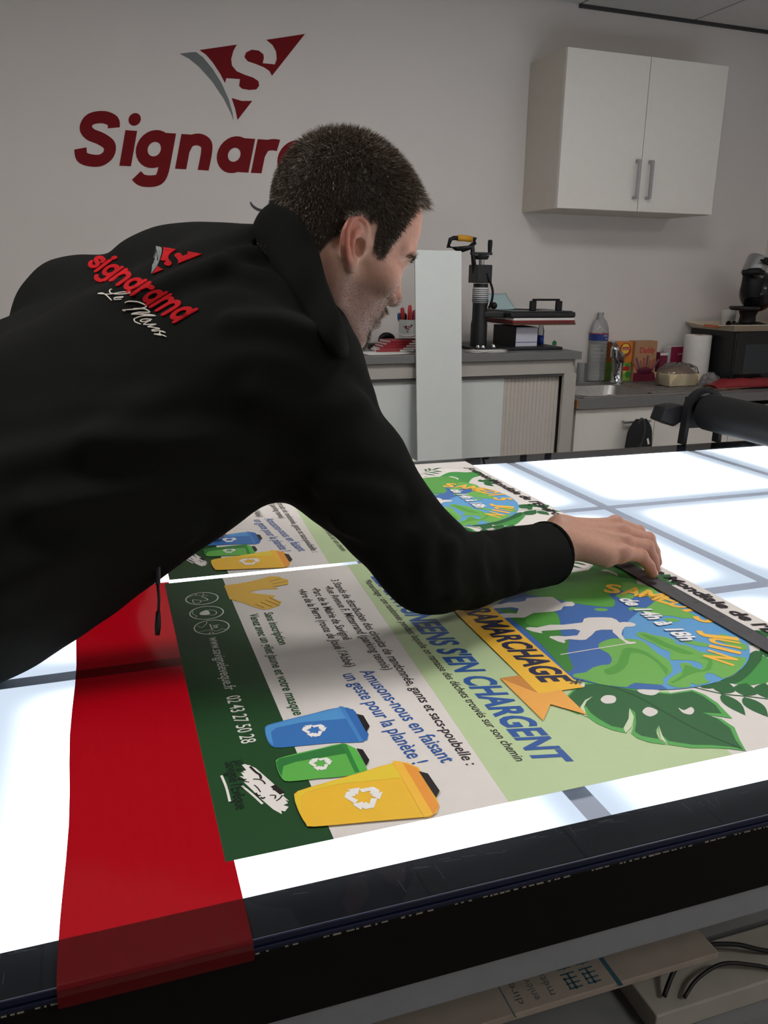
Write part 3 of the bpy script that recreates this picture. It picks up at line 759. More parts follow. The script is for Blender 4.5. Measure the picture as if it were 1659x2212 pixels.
for a, b, zs_, zr_ in zip(near_seam, near_rim, (1.035, .975, .950, .93, .925, .945), (1.000, .945, .938, .936, .942, .965)):
    h = on_jacket(a, .002); z = depth_of(h[0]) if h else 1.08
    zz = min(z-.003, zs_) if zs_ > .945 else z-.003
    seam.append(tuple(at_depth(a, zz))); rim.append(tuple(at_depth(b, min(zr_, zz+.012))))
seam += [(0.3178, 1.0157, 1.2437),(0.3212, 1.1189, 1.2938),(0.3072, 1.1886, 1.3584),(0.2667, 1.1703, 1.3947)]
rim += [(0.315, 0.9988, 1.2576),(0.3349, 1.0977, 1.3132),(0.3232, 1.1469, 1.3862),(0.293, 1.1476, 1.4239)]
rim = np.array(spline(rim, 8, True)); seam = np.array(spline(seam, 8, True)); cen = seam.mean(0)
low = cen+(seam-cen)*.97+(seam-rim)*.40+F_AX*.045
def collar(u, v):
    k = int(round(u*len(rim))) % len(rim); ctr = rim.mean(0)
    if v < .25: q = low[k]+(seam[k]-low[k])*(v/.25)
    else:
        w = (v-.25)/.75; q = seam[k]+(rim[k]-seam[k])*w
        o = (seam[k]+rim[k])/2-(ctr+cen)/2; q = q+o/np.linalg.norm(o)*.004*math.sin(math.pi*min(1, w*1.05))
    return tuple(q-PB)
MB().grid(collar, len(rim), 12).build('collar', m_jac, jac, smooth=True, solid=.006)
ax = (CUF-FA)/np.linalg.norm(CUF-FA); b1 = np.cross(ax, (0, 0, 1)); b1 /= np.linalg.norm(b1); b2 = np.cross(ax, b1)
MB().tube([tuple(CUF-ax*.003-PB+(b1*math.cos(t)+b2*math.sin(t))*.0425) for t in np.linspace(0, 2*math.pi, 33)[:-1]], .0032, 8, closed=True).build('cuff_hem', m_jac, jac, smooth=True)

# ---- trousers and shoes (below the table edge)
m_tr = mat('dark_trousers', (30, 32, 40), .85, var=.1, scale=300)
def tr_sdf(p):
    d = sd_ell(p, (-.345, 1.02, .955), (.105, .165, .13))
    for s in (-1, 1):
        d = smin(d, sd_path(p, [(-.335, 1.02+s*.085, .90), (-.345, 1.02+s*.11, .50), (-.42, 1.02+s*.12, .075)], [.095, .070, .055], .03), .04)
    d = smax(d, -np.maximum(p[:, 2]-.93, -.222-p[:, 0]), .01)
    return smax(d, .05-p[:, 2], .005)
TV, TF = surface_nets(tr_sdf, (-.56, .76, .03), (-.16, 1.28, 1.12), .012)
link('trousers', np_mesh('trousers', TV-PB, TF), m_tr, man, smooth=True)
m_shoe = mat('black_leather_shoe', (22, 20, 20), .4)
for s in (-1, 1):
    y = 1.02+s*.125
    def sh(p):
        d = sd_cap(p, (-.44, y, .05), (-.26, y+s*.01, .035), .045, .040)
        d = smin(d, sd_ell(p, (-.43, y, .085), (.05, .042, .05)), .03)
        return smax(d, .004-p[:, 2], .004)
    SV, SF = surface_nets(sh, (-.52, y-.08, -.01), (-.18, y+.09, .16), .008)
    link('shoe', np_mesh('shoe', SV-PB, SF), m_shoe, man, smooth=True)
# ---- zip pull hanging from the jacket front
zp = on_jacket((0.0639, 0.9762, 0.9965)) ; zt = np.array(at_depth((0.0639, 0.9762, 0.9965), .90) if zp is None else zp[0])
zd = float(depth_of(zt))
z0 = at_depth((0.0639, 0.9762, 0.9965), zd); z1 = at_depth((0.0619, 0.9718, 0.9801), zd); z2 = at_depth((0.0594, 0.962, 0.9458), zd); z3 = at_depth((0.0561, 0.9552, 0.9201), zd)
m_cord = mat('black_cord', (10, 10, 11), .6); m_zip = mat('dark_zip_metal', (52, 52, 56), .35, metal=.8)
zo = MB().tube([tuple(z0-PB+np.array((0, 0, .012))), tuple(z1-PB)], .0028, 8).build('zip_slider', m_zip, jac)
MB().tube([tuple(z1-PB), tuple((z1+z2)/2-PB+np.array((.001, 0, 0))), tuple(z2-PB)], .0016, 8).build('zip_cord', m_cord, jac, smooth=True)
MB().tube([tuple(z2-PB+np.array((0, 0, .002))), tuple(z2*.75+z3*.25-PB), tuple(z2*.4+z3*.6-PB), tuple(z3-PB)], [.0024, .0032, .0036, .0026], 10).build('zip_grip', m_cord, jac, smooth=True)

# ------------------------------------------------------------------ printed posters (u: reading right, v: reading up, millimetres)
PW, PH = 602.0, 735.0
def sheet_h(u, v):
    """gentle lift of the sheet: buckle under the ruler end, soft wave at the near edge"""
    h = .0075*math.exp(-((u-80)/38)**2-((v-640)/42)**2)
    return h
def to_local(u, v, k): return ((v)/1000, (PW-u)/1000, .0004+sheet_h(u, v)+k*.00011)
def art(name, polys, col, parent, k, flat_faces=None, rough=.38):
    """one print area: polygons in poster millimetres, cut along a grid so that it follows the sheet"""
    bm = bmesh.new()
    if flat_faces:
        V, F = flat_faces; vs = [bm.verts.new((v[0], v[1], 0)) for v in V]
        for f in F:
            try: bm.faces.new([vs[i] for i in f])
            except ValueError: pass
    for p in polys or []:
        try: bm.faces.new([bm.verts.new((x, y, 0)) for x, y in p])
        except ValueError: pass
    big = max((v.co.x for v in bm.verts), default=0)-min((v.co.x for v in bm.verts), default=0)
    if not flat_faces:
        bmesh.ops.triangulate(bm, faces=bm.faces[:])
        xs = [v.co.x for v in bm.verts]; ys = [v.co.y for v in bm.verts]
        for ax, lo_, hi_, st in ((0, min(xs), max(xs), PW/14), (1, min(ys), max(ys), PH/16)):
            for q in range(1, 16):
                c = q*st
                if lo_ < c < hi_:
                    co = (c, 0, 0) if ax == 0 else (0, c, 0); no = (1, 0, 0) if ax == 0 else (0, 1, 0)
                    bmesh.ops.bisect_plane(bm, geom=bm.verts[:]+bm.edges[:]+bm.faces[:], plane_co=co, plane_no=no)
    for v in bm.verts: v.co = to_local(min(max(v.co.x, 0), PW), min(max(v.co.y, 0), PH), k)
    bm.normal_update()
    for f in bm.faces:
        if f.normal.z < 0: f.normal_flip()
    me = bpy.data.meshes.new(name); bm.to_mesh(me); bm.free()
    return link(name, me, mat('print_%02x%02x%02x' % col, col, rough, spec=.4, var=.015, scale=60), parent)
def leafshape(p0, p1, w, n=9):
    a, b = np.array(p0), np.array(p1); d = b-a; L = np.hypot(*d); t = d/L; nn = np.array((-t[1], t[0]))
    up = [tuple(a+d*(i/n)+nn*w/2*math.sin(math.pi*(i/n)**.8)) for i in range(n+1)]
    dn = [tuple(a+d*(i/n)-nn*w/2*math.sin(math.pi*(i/n)**.8)) for i in range(n-1, 0, -1)]
    return up+dn
def stroke(pts, w, smooth=True):
    P = spline(pts, 4) if smooth and len(pts) > 2 else pts
    P = [np.array(p) for p in P]; k = len(P); L = []; R = []
    for i in range(k):
        t = P[min(i+1, k-1)]-P[max(i-1, 0)]; t = t/(np.hypot(*t)+1e-9); n = np.array((-t[1], t[0])); L.append(tuple(P[i]+n*w/2)); R.append(tuple(P[i]-n*w/2))
    return L+R[::-1]
def ptext(s, ends, cap, col, parent, k, bold=.012, shear=.12):
    """a printed line: baseline from ends[0] to ends[1], capital height measured to the point cap"""
    a, b = np.array(ends[0]), np.array(ends[1]); d = b-a; w = np.hypot(*d); t = d/w; n = np.array((-t[1], t[0]))
    h = cap if isinstance(cap, (int, float)) else abs((np.array(cap)-a)@n)
    V, F = fit_text(s, 0, 0, w, h, bold, shear)
    Q = a[None]+V[:, :1]*t[None]+V[:, 1:2]*n[None]
    return art('printed_text', None, col, parent, k, flat_faces=(Q, F))
def circ(c, r, a0=0, a1=360, n=48): return [(c[0]+r*math.cos(math.radians(a0+(a1-a0)*i/n)), c[1]+r*math.sin(math.radians(a0+(a1-a0)*i/n))) for i in range(n+(a1-a0 != 360))]
def recycle(c, r, rot0=0):
    out = []
    for q in range(3):
        A = math.radians(rot0+120*q); ca, sa = math.cos(A), math.sin(A)
        for poly in ([(-.62, .30), (-.22, .95), (.22, .95), (.40, .62), (.02, .40), (-.10, .62), (-.30, .22)], [(.12, .34), (.72, .38), (.42, .96)]):
            out.append([(c[0]+r*(x*ca-y*sa), c[1]+r*(x*sa+y*ca)) for x, y in poly])
    return out
def make_poster():
    p = thing('printed_poster', 'printed event poster nearest the camera, under the ruler and the hand', 'poster', (0, 0, 0), TH)
    WHITE = (224, 219, 213)
    art('sheet', [[(0, 0), (PW, 0), (PW, PH), (0, PH)]], WHITE, p, 0)
    art('colour_band', [[(0, 0), (PW, 0), (PW, 85), (0, 82)]], (30, 72, 36), p, 1)
    lg = [(0, 272), (PW, 239)]+[(601.7,472.4)]+[(0, 575)]
    art('colour_band', [lg], (188, 209, 160), p, 1)
    # ---- foliage behind the globe
    GR1, GR2, GR3 = (66, 150, 70), (40, 100, 52), (86, 170, 84)
    art('printed_leaf', [spline([(176.0,548.1),(145.7,575.2),(140.5,600.7),(115.1,635.1),(106.6,663.0),(109.3,690.5),(102.1,718.7),(118.3,722.4),(143.1,705.9),(159.8,680.0),(204.8,649.8),(277.2,604.4),(291.6,561.5),(258.3,538.6)], 3, True)], GR1, p, 2)
    fr = [(63.2,607.0),(86.6,600.1),(61.5,616.1),(84.4,610.4),(81.1,617.4),(77.2,641.0),(90.7,613.5),(104.2,632.1),(92.7,602.4),(114.5,622.7),(96.9,590.0),(121.1,610.6),(111.8,567.7),(125.2,590.6),(124.9,556.3),(136.8,579.7),(134.3,547.0),(146.6,571.9)]
    art('printed_frond', [leafshape(fr[i], fr[i+1], 5.5) for i in range(0, len(fr), 2)]+[stroke([(112.3,555.9),(94.6,591.4),(81.1,617.4),(77.7,629.6)], 1.6)], GR2, p, 3)
    st = [(197.2,689.0),(179.9,725.1),(202.6,685.8),(217.6,714.6),(207.1,686.8),(237.3,694.9),(196.3,686.1),(174.2,691.7)]
    art('printed_twig', [leafshape(st[0], st[1], 24), leafshape(st[2], st[3], 15), leafshape(st[4], st[5], 15), leafshape(st[6], st[7], 14)], GR2, p, 3)
    tw = [(404.9,670.5),(383.3,701.9),(395.7,693.4),(389.2,713.4),(447.7,656.8),(423.4,692.9),(406.6,705.7),(400.3,734.8),(429.4,693.2),(460.5,700.7),(423.0,703.9),(445.8,733.5)]
    art('printed_twig', [leafshape(tw[i], tw[i+1], w) for i, w in zip(range(0, 12, 2), (30, 24, 24, 22, 20, 14))]+[stroke([(414.4,662.0),(421.3,694.1),(446.9,733.5)], 1.6)], GR2, p, 3)
    art('printed_leaf', [spline([(477.8,562.5),(474.5,583.2),(456.6,615.8),(440.1,635.8),(441.7,649.8),(451.6,655.2),(496.2,613.4),(497.5,598.5),(497.0,583.9),(489.8,573.9)], 3, True)], GR1, p, 3)
    art('printed_leaf', [spline([(478.5,564.6),(488.5,575.0),(479.6,599.5),(461.2,630.4),(448.2,648.9),(439.5,642.9),(440.6,633.1),(458.0,611.8),(473.2,587.1)], 3, True)], GR2, p, 4)
    for lf in ([spline([(394.9,686.5),(396.4,694.5),(406.5,694.5),(417.6,687.0),(418.5,680.3),(407.0,681.6)], 3, True), spline([(436.3,641.4),(429.7,656.3),(435.2,660.2),(446.3,651.4),(445.2,643.6)], 3, True)]): art('printed_leaf', [lf], GR2, p, 5)
    ls = [(485.8,532.4),(479.3,556.7),(502.5,545.0),(480.2,569.2),(514.6,565.2),(491.9,587.2),(525.1,583.7),(498.0,606.7),(504.0,543.7),(547.5,536.3),(516.5,562.1),(557.2,556.2)]
    art('printed_twig', [leafshape(ls[i], ls[i+1], w) for i, w in zip(range(0, 12, 2), (14, 24, 24, 24, 18, 20))]+[stroke([(482.6,525.2),(503.2,544.3),(515.3,564.5),(527.6,584.0)], 1.8)], GR2, p, 4)
    mon = [(460.4,377.6),(445.3,398.4),(438.0,414.8),(441.5,434.1),(456.1,448.7),(471.2,465.2),(485.9,492.2),(486.6,519.2),(499.6,525.2),(518.6,525.8),(548.8,518.6),(542.8,510.5),(534.3,497.2),(546.2,507.6),(563.3,508.5),(583.7,497.0),(601.1,489.0),(593.5,477.1),(587.4,462.6),(581.3,443.2),(569.7,425.6),(557.2,425.3),(537.6,437.5),(549.0,427.0),(560.3,423.0),(568.9,423.3),(561.0,410.4),(550.9,403.2),(541.4,403.1),(532.7,411.6),(515.7,424.6),(500.0,430.5),(518.2,418.8),(531.2,406.8),(540.0,398.7),(530.3,388.3),(515.6,380.9),(501.3,378.9),(489.6,380.5),(495.1,372.9),(484.8,368.0)]
    art('printed_leaf', [mon], GR3, p, 5)
    art('printed_leaf', [[(461.3,380.1),(448.6,397.7),(441.4,412.7),(444.5,432.2),(459.0,446.7),(473.9,463.2),(488.3,490.4),(489.7,516.7),(501.6,520.8),(521.5,520.6),(537.7,514.9),(530.0,497.5),(544.9,503.5),(563.6,503.1),(582.5,493.0),(595.8,488.8),(583.2,466.1),(576.5,447.1),(564.4,429.7),(550.7,430.2),(537.7,437.9),(544.5,429.4),(558.1,422.2),(548.3,409.9),(539.9,408.5),(526.8,419.3),(509.0,430.9),(500.0,430.5),(517.6,416.8),(531.4,401.0),(524.2,392.4),(508.5,388.0),(495.1,386.6),(482.6,389.5),(488.1,378.5),(478.3,375.7)]], GR2, p, 6)
    for hole in ([spline([(475.7,411.3),(469.4,421.2),(472.9,429.3),(479.9,427.7),(485.6,420.8),(484.1,411.5)], 3, True), spline([(510.5,438.3),(503.8,449.6),(511.3,455.0),(517.6,451.1),(520.6,439.9)], 3, True), spline([(514.5,479.5),(520.6,481.8),(517.4,493.1),(524.5,491.4),(529.9,483.2),(525.0,477.4)], 3, True), spline([(468.9,462.7),(476.8,483.3),(481.8,479.0),(484.4,469.0),(477.1,460.9)], 3, True), spline([(442.4,404.7),(438.9,414.3),(445.7,410.5),(447.5,403.6)], 3, True)]): art('printed_leaf_hole', [hole], WHITE, p, 7)
    for slit in ([[(467.0,407.6),(471.6,395.1),(482.6,382.4),(499.7,376.3),(501.3,378.7),(483.8,386.2),(474.3,395.2)], [(499.9,430.1),(516.4,424.1),(532.2,410.0),(539.4,398.1),(531.5,401.2),(517.6,416.8)], [(537.0,438.4),(554.6,429.7),(569.7,424.6),(559.2,424.3)]]): art('printed_leaf_slit', [slit], (205, 222, 184), p, 7)
    art('printed_leaf_vein', [stroke([(443.6,432.7),(484.2,453.2),(550.5,467.9),(598.1,487.9)], 1.5)], (28, 74, 40), p, 7)
    # ---- the globe
    GC, GRR = (325, 530), 158
    art('printed_globe', [circ(GC, GRR, n=72)], (96, 160, 212), p, 8)
    ang = lambda q: math.degrees(math.atan2(q[1]-GC[1], q[0]-GC[0]))
    edge = [(224.6,663.5),(268.6,631.0),(280.2,609.6),(291.1,587.6),(307.5,563.6),(329.5,540.1),(352.2,523.8),(388.2,490.8),(433.2,466.8),(455.6,468.2),(469.4,493.3),(477.3,493.8)]
    a0 = ang(edge[-1]); a1 = ang(edge[0])-360
    art('printed_ocean', [edge+circ(GC, GRR-.4, a0, a1 if a1 < a0 else a1-360, 30)], (64, 108, 176), p, 9)
    LAND, LAND2, LAND3 = (112, 178, 84), (86, 160, 66), (64, 136, 54)
    land = [[(189.0,476.4),(162.3,505.1),(144.1,537.3),(134.5,569.3),(131.7,609.5),(145.7,639.5),(171.0,642.0),(192.0,633.3),(214.1,616.3),(222.2,592.4),(227.1,587.3),(243.2,584.6),(257.1,576.2),(264.2,566.2),(256.0,548.8),(237.6,525.4),(218.6,510.6),(202.8,493.4)],
            [(187.3,635.4),(196.3,651.4),(220.4,663.1),(242.4,657.0),(251.7,636.9),(236.6,637.9),(232.9,625.6),(223.5,620.5),(214.0,615.4)], [(231.0,594.0),(224.2,610.1),(235.6,622.0),(247.4,610.4),(241.7,598.1)],
            [(280.2,609.6),(265.6,633.2),(259.7,650.8),(290.1,653.8),(315.6,656.3),(328.9,655.1),(324.0,633.7),(313.3,626.3),(306.4,609.4),(297.2,602.0),(279.3,583.3),(271.7,593.4)], [(318.0,608.6),(318.8,622.1),(326.9,626.7),(331.5,620.0),(326.7,609.8)],
            [(262.2,540.4),(263.0,549.4),(269.4,557.4),(273.6,549.4),(269.3,540.2)],
            [(417.4,415.6),(417.7,429.8),(410.5,443.1),(407.9,458.1),(409.0,466.3),(399.0,476.7),(383.8,481.5),(370.5,478.7),(359.4,484.3),(353.1,495.6)]+[(350.2,512.2),(357.3,530.4),(366.6,541.2),(383.8,540.3),(402.7,537.7),(419.5,539.1),(437.9,530.6),(447.8,521.6),(457.1,503.8),(468.4,494.0),(455.6,468.2),(461.1,454.1),(453.8,439.9)]+[(447.8,430.6),(433.7,419.7),(422.8,410.8)],
            [(344.7,548.8),(346.6,560.0),(357.5,565.4),(365.0,574.7),(376.0,581.1),(386.2,576.1),(395.3,586.6),(410.3,589.0),(417.6,594.6),(437.0,621.7),(442.7,631.2),(456.3,614.7),(469.8,592.2),(476.9,568.8),(464.4,566.9),(460.7,559.0),(471.2,549.0),(478.6,549.6),(480.4,530.8),(474.2,527.8),(481.1,520.9),(479.0,506.8),(467.2,501.5),(456.2,516.5),(449.2,534.1),(443.4,540.0),(432.1,545.4),(432.9,556.6),(448.5,556.6),(448.4,564.3),(439.6,569.5),(430.8,566.7),(423.0,550.4),(420.2,541.4),(402.5,554.9),(392.8,550.8),(378.2,550.2),(355.7,544.7)],
            [(376.7,583.5),(380.8,596.6),(389.6,605.9),(397.9,613.9),(404.1,605.8),(391.0,591.4)], [(378.5,648.3),(387.6,655.9),(398.5,654.0),(414.1,656.9),(425.1,647.8),(422.8,638.6),(404.9,636.4),(391.8,632.5)]]
    for k_, l_ in enumerate(land): art('printed_land', [spline(l_, 2, True)], LAND if k_ not in (0,) else LAND2, p, 10)
    art('printed_land', [spline([(224.9,405.4),(228.9,431.5),(242.1,436.3),(260.6,434.7),(247.8,454.8),(254.9,484.3),(284.3,475.4),(322.1,454.7),(339.1,455.6),(361.5,439.8),(380.3,430.8),(400.2,423.9),(407.0,418.3),(407.1,409.6),(338.7,417.3),(263.2,418.8),(227.9,415.5)], 2, True)], LAND3, p, 10)
    art('printed_land_tint', [spline([(267.9,434.1),(249.3,457.3),(256.5,483.3),(284.0,474.7),(294.6,467.7),(294.3,451.7),(284.5,431.5)], 3, True)], LAND2, p, 11)
    art('printed_land_tint', [spline([(380.9,503.4),(379.6,517.6),(390.9,526.6),(408.0,528.2),(426.0,525.9),(440.6,523.0),(450.1,513.1),(424.6,521.4),(400.4,521.2),(390.9,508.4),(414.2,487.9),(428.4,467.5),(430.5,450.3),(418.7,452.8),(410.4,475.7)], 2, True)], LAND2, p, 11)
    art('printed_land_tint', [spline([(348.5,551.2),(361.2,562.7),(380.2,566.1),(400.0,574.1),(415.6,579.0),(412.0,567.5),(398.7,560.7),(379.6,554.9)], 2, True), spline([(436.1,549.9),(453.3,559.6),(443.8,574.5),(433.6,584.3),(425.7,576.5),(432.8,590.6),(455.1,569.3),(455.0,552.7),(459.2,534.3),(468.6,509.7),(465.6,507.9),(455.6,530.5)], 2, True)], LAND2, p, 11)
    # ---- walkers and stick
    art('printed_walker', [[(290.3,422.5),(290.3,428.3),(293.8,436.0),(291.2,456.7),(296.3,473.2),(297.4,500.4),(287.2,509.3),(286.1,517.5),(290.2,533.5),(295.3,545.3),(302.8,547.9),(311.5,546.2),(311.7,552.8),(315.2,560.6),(320.5,563.6),(325.3,561.6),(327.6,555.2),(325.6,545.0),(332.0,537.2),(343.0,528.0),(358.1,522.5),(365.6,525.3),(366.9,531.6),(370.3,530.0),(370.9,521.6),(368.4,518.6),(352.0,518.7),(334.0,521.1),(328.2,525.0),(324.0,511.4),(324.8,502.7),(334.7,490.0),(343.8,476.2),(342.6,469.1),(336.3,457.3),(337.3,449.7),(342.0,449.2),(344.2,445.6),(337.8,440.8),(324.9,436.6),(321.7,439.2),(323.7,449.0),(328.0,457.5),(329.5,473.2),(319.0,483.7),(312.5,479.7),(309.0,462.5),(304.8,437.8),(307.4,434.8),(311.8,434.7),(309.9,431.8),(302.6,424.8),(294.5,421.3)]], WHITE, p, 12)
    art('printed_walker', [[(207.9,388.8),(208.4,410.1),(211.8,425.2),(208.9,438.4),(211.7,454.0),(210.6,464.0),(202.3,471.0),(204.6,492.3),(209.1,507.3),(222.1,508.5),(232.2,507.8),(229.8,516.2),(232.5,525.0),(241.1,523.8),(246.4,517.4),(243.3,504.7),(252.5,495.8),(254.9,484.3),(252.9,465.3),(251.5,454.4),(255.1,447.5),(261.7,435.7),(256.8,422.1),(254.9,410.1),(246.0,387.1),(238.7,393.9),(242.4,424.6),(246.6,432.3),(232.4,443.0),(225.7,436.5),(221.6,410.3),(218.7,385.4)]], WHITE, p, 12)
    art('printed_stick', [stroke([(370.3,425.1),(368.0,520.4)], 1.8)], WHITE, p, 12)
    # ---- ribbon banner
    art('printed_ribbon', [[(82.2,412.2),(202.5,410.5),(440.4,407.1),(448.0,408.0),(446.8,381.8),(448.0,361.4),(444.0,354.2),(244.0,356.3),(108.8,358.6)]], (247, 193, 62), p, 13)
    art('printed_ribbon_tail', [[(402.5,330.6),(444.7,354.7),(446.6,363.8),(445.0,381.6),(499.5,380.0),(469.5,355.0),(495.8,331.5)]], (240, 172, 80), p, 14)
    art('printed_ribbon_fold', [[(402.2,330.1),(402.8,353.9),(444.0,354.2)]], (205, 138, 66), p, 15)
    # ---- lettering
    BK, BL, DG, NV = (38, 30, 36), (44, 88, 158), (38, 86, 46), (38, 40, 72)
    ptext('3 Stands de distribution des circuits de randonnée, gants et sacs-poubelle :', [(54.0,230.9)]+[(541.7,226.8)], 12.0, BK, p, 3, .010)
    ptext('•Rue Avenue F. Mitterrand (parking tennis)', [(76.4,215.1),(343.9,214.4)], 12.0, BK, p, 3, .010)
    ptext('•Parc de la Mairie de Savigné', [(77.7,195.7),(254.5,193.0)], 12.0, BK, p, 3, .010)
    ptext("•Aire de la Pierre (route de Joué l'Abbé)", [(77.5,176.4),(324.0,176.6)], 12.0, BK, p, 3, .010)
    ptext('Amusons-nous en faisant', [(338.5,187.1),(532.1,207.0)], 16.5, BL, p, 3, .012, .05)
    ptext('un geste pour la planète !', [(339.7,166.8),(525.7,180.7)], 16.5, BL, p, 3, .012, .05)
    ptext('Sans inscription', [(144.4,115.8),(244.6,115.6)], 12.0, DG, p, 3, .018)
    ptext('Venez avec un gilet jaune et votre masque', [(142.8,96.6)]+[(409.3,96.4)], 12.0, DG, p, 3, .018)
    ptext('www.savigneleveque.fr', [(200.1,37.6),(337.5,37.8)], 13.0, (226, 226, 220), p, 3, .004, 0)
    ptext('02 43 27 50 28', [(351.4,36.7),(445.5,37.8)], 15.0, (226, 226, 220), p, 3, .004, 0)
    ptext('Ville de', [(470.3,26.9),(488.8,26.4)], 8.0, (22, 44, 28), p, 3, 0, 0)
    ptext("Savigné l'Évêque", [(470.7,18.2),(542.5,17.5)], 11.0, (20, 30, 24), p, 3, .01, 0)
    ptext("LES SAVIGNEENS S'EN CHARGENT", [(58.8,291.8)]+[(558.5,290.8)], 34.0, BL, p, 3, .034, .22)
    ptext('*Ramarchage : une randonnée pendant laquelle on ramasse des déchets trouvés sur son chemin', [(68.6,276.8)]+[(550.0,273.1)], 10.5, BK, p, 3, .010)
    ptext('LE RAMARCHAGE', [(171.8,370.9),(425.1,370.9)], 34.0, NV, p, 16, .034, .22)
    ptext('*', [([(433.9,386.2)])[0], ([(442.1,387.3)])[0]], 30.0, NV, p, 16, .01, 0)
    ptext("Journée Mondiale de l'Environnement", [(66, 706), (588, 710)], 20.0, BK, p, 9, .026, .2)
    for off, colr, kk in (((1.6, -2.2), (44, 82, 128), 14), ((0, 0), (244, 242, 240), 15)):
        q = [(241.7,591.6),(381.8,588.4)]
        ptext('de 14h à 18h', [(q[0][0]+off[0], q[0][1]+off[1]), (q[1][0]+off[0], q[1][1]+off[1])], 23.5, colr, p, kk, .035, .2)
    for ch, a, rb, w in (('S', 147, 124, 19), ('A', 136, 124, 22), ('M', 125, 124, 24), ('E', 114.5, 124, 17), ('D', 106, 124, 18), ('I', 98.5, 124, 7), ('5', 85, 120, 18), ('J', 64, 114, 16), ('U', 54, 114, 16), ('I', 45, 114, 7), ('N', 33.5, 114, 19)):
        V, F = fit_text(ch, 0, 0, w*1.2, 35, .035, .12)
        V[:, 0] -= V[:, 0].mean(); A = math.radians(a); t = np.array((math.sin(A), -math.cos(A))); n = np.array((math.cos(A), math.sin(A)))
        art('printed_letter', None, (246, 190, 76), p, 13, flat_faces=(np.array(GC)[None]+V[:, :1]*t[None]+(rb+V[:, 1:2])*n[None], F))
    # ---- bins
    def bin_(body, shade, rim, lid, hole, cols, c, r, k):
        o = art('printed_bin', [spline(body, 2, True)], cols[0], p, k)
        for q, (poly, colr, nm) in enumerate(((shade, cols[1], 'bin_shade'), (lid, cols[3], 'bin_lid'), (rim, cols[2], 'bin_rim'), (hole, (32, 28, 28), 'bin_opening'))):
            art(nm, [poly], colr, o, k+1+q*.5)
        art('bin_arrows', recycle(c, r, -90), (240, 238, 234), o, k+3)
    bin_([(424.4,63.9),(419.5,68.2),(415.9,86.7),(411.6,116.6),(408.1,144.1),(420.7,157.5),(466.1,157.4),(476.7,146.6),(470.7,125.4),(466.7,99.0),(463.0,72.7),(458.6,64.4),(448.9,62.1),(436.0,62.3)], [(424.5,64.4),(420.3,68.1),(408.9,143.8),(432.1,148.4),(425.2,100.9),(427.6,74.2),(434.0,67.9),(458.2,65.6),(447.9,62.7),(436.1,62.6)], [(405.9,144.0),(408.2,148.5),(476.7,148.8),(476.4,144.5)], [(409.0,148.3),(416.7,156.8),(466.7,157.0),(476.7,148.8)], [(425.9,157.0),(431.0,162.9),(452.5,162.8),(462.0,156.3)],
         [(56, 116, 186), (82, 152, 212), (70, 134, 200), (50, 108, 180)], (443, 109), 12.5, 5)
    bin_([(486.1,62.3),(480.4,65.7),(477.3,84.8),(475.7,107.4),(474.2,127.4),(488.6,137.0),(522.6,138.0),(525.6,117.4),(521.5,92.8),(518.1,68.3),(512.5,62.6),(498.9,61.5)], [(486.2,62.6),(481.2,65.9),(475.2,127.1),(491.3,129.0),(490.4,80.0),(493.7,67.7),(508.8,62.7),(498.4,62.0)], [(473.5,127.4),(476.3,131.8),(522.8,130.6),(522.8,126.5)], [(476.3,131.8),(486.1,137.9),(522.7,138.2),(522.8,130.6)], [(486.3,138.7),(490.1,143.8),(508.2,144.6),(516.4,139.0)],
         [(96, 180, 78), (48, 124, 60), (50, 136, 60), (90, 186, 76)], (500, 100.5), 11, 9)
    bin_([(542.1,66.8),(534.3,71.7),(529.3,101.7),(524.7,132.6),(519.7,164.9),(533.7,183.1),(588.9,180.3),(600.4,168.4),(600.2,162.8),(591.9,116.9),(584.3,73.4),(578.9,68.1),(565.0,66.3),(553.2,66.0)], [(542.3,67.4),(535.7,72.5),(520.6,162.7),(543.7,164.4),(535.4,107.3),(537.5,79.8),(544.1,71.2),(562.7,67.9),(551.9,67.0)], [(516.3,163.8),(520.2,171.8),(600.0,170.5),(600.8,162.2)], [(520.8,171.6),(533.3,181.7),(590.7,179.7),(600.0,170.5)], [(538.9,181.1),(544.8,187.7),(571.4,188.1),(579.3,181.3)],
         [(242, 192, 56), (236, 206, 60), (248, 192, 66), (238, 156, 62)], (560, 123), 17, 13)
    # ---- gloves
    gl = art('printed_gloves', [[(31.9,80.1),(30.4,99.4),(26.4,120.9),(19.5,138.1),(14.3,149.8),(19.2,161.8),(27.4,164.4),(35.0,171.3),(44.5,170.5),(52.8,168.5),(55.3,157.4),(57.6,145.5),(65.1,151.2),(67.2,148.7),(62.1,130.1),(65.3,114.1),(66.8,109.8),(74.7,117.5),(83.1,131.2),(90.6,142.4),(96.3,138.7),(98.3,136.3),(114.8,146.4),(120.3,142.8),(127.3,139.9),(131.8,129.6),(134.6,126.1),(133.6,118.6),(133.2,115.7),(112.8,101.0),(98.1,91.6),(85.2,79.9)]], (228, 184, 74), p, 3)
    fl = [(112.4,109.8),(128.8,119.5),(107.8,119.0),(129.4,130.1),(101.8,125.6),(126.8,140.0),(94.6,133.0),(119.1,143.1),(57.8,144.4),(54.0,167.7),(46.2,146.7),(41.3,170.0),(36.2,143.4),(29.4,162.9)]
    for i in range(0, len(fl), 2): art('glove_crease', [stroke([fl[i], fl[i+1]], 1.5)], (150, 112, 48), gl, 4)
    # ---- hygiene icons
    ICO = (222, 226, 220)
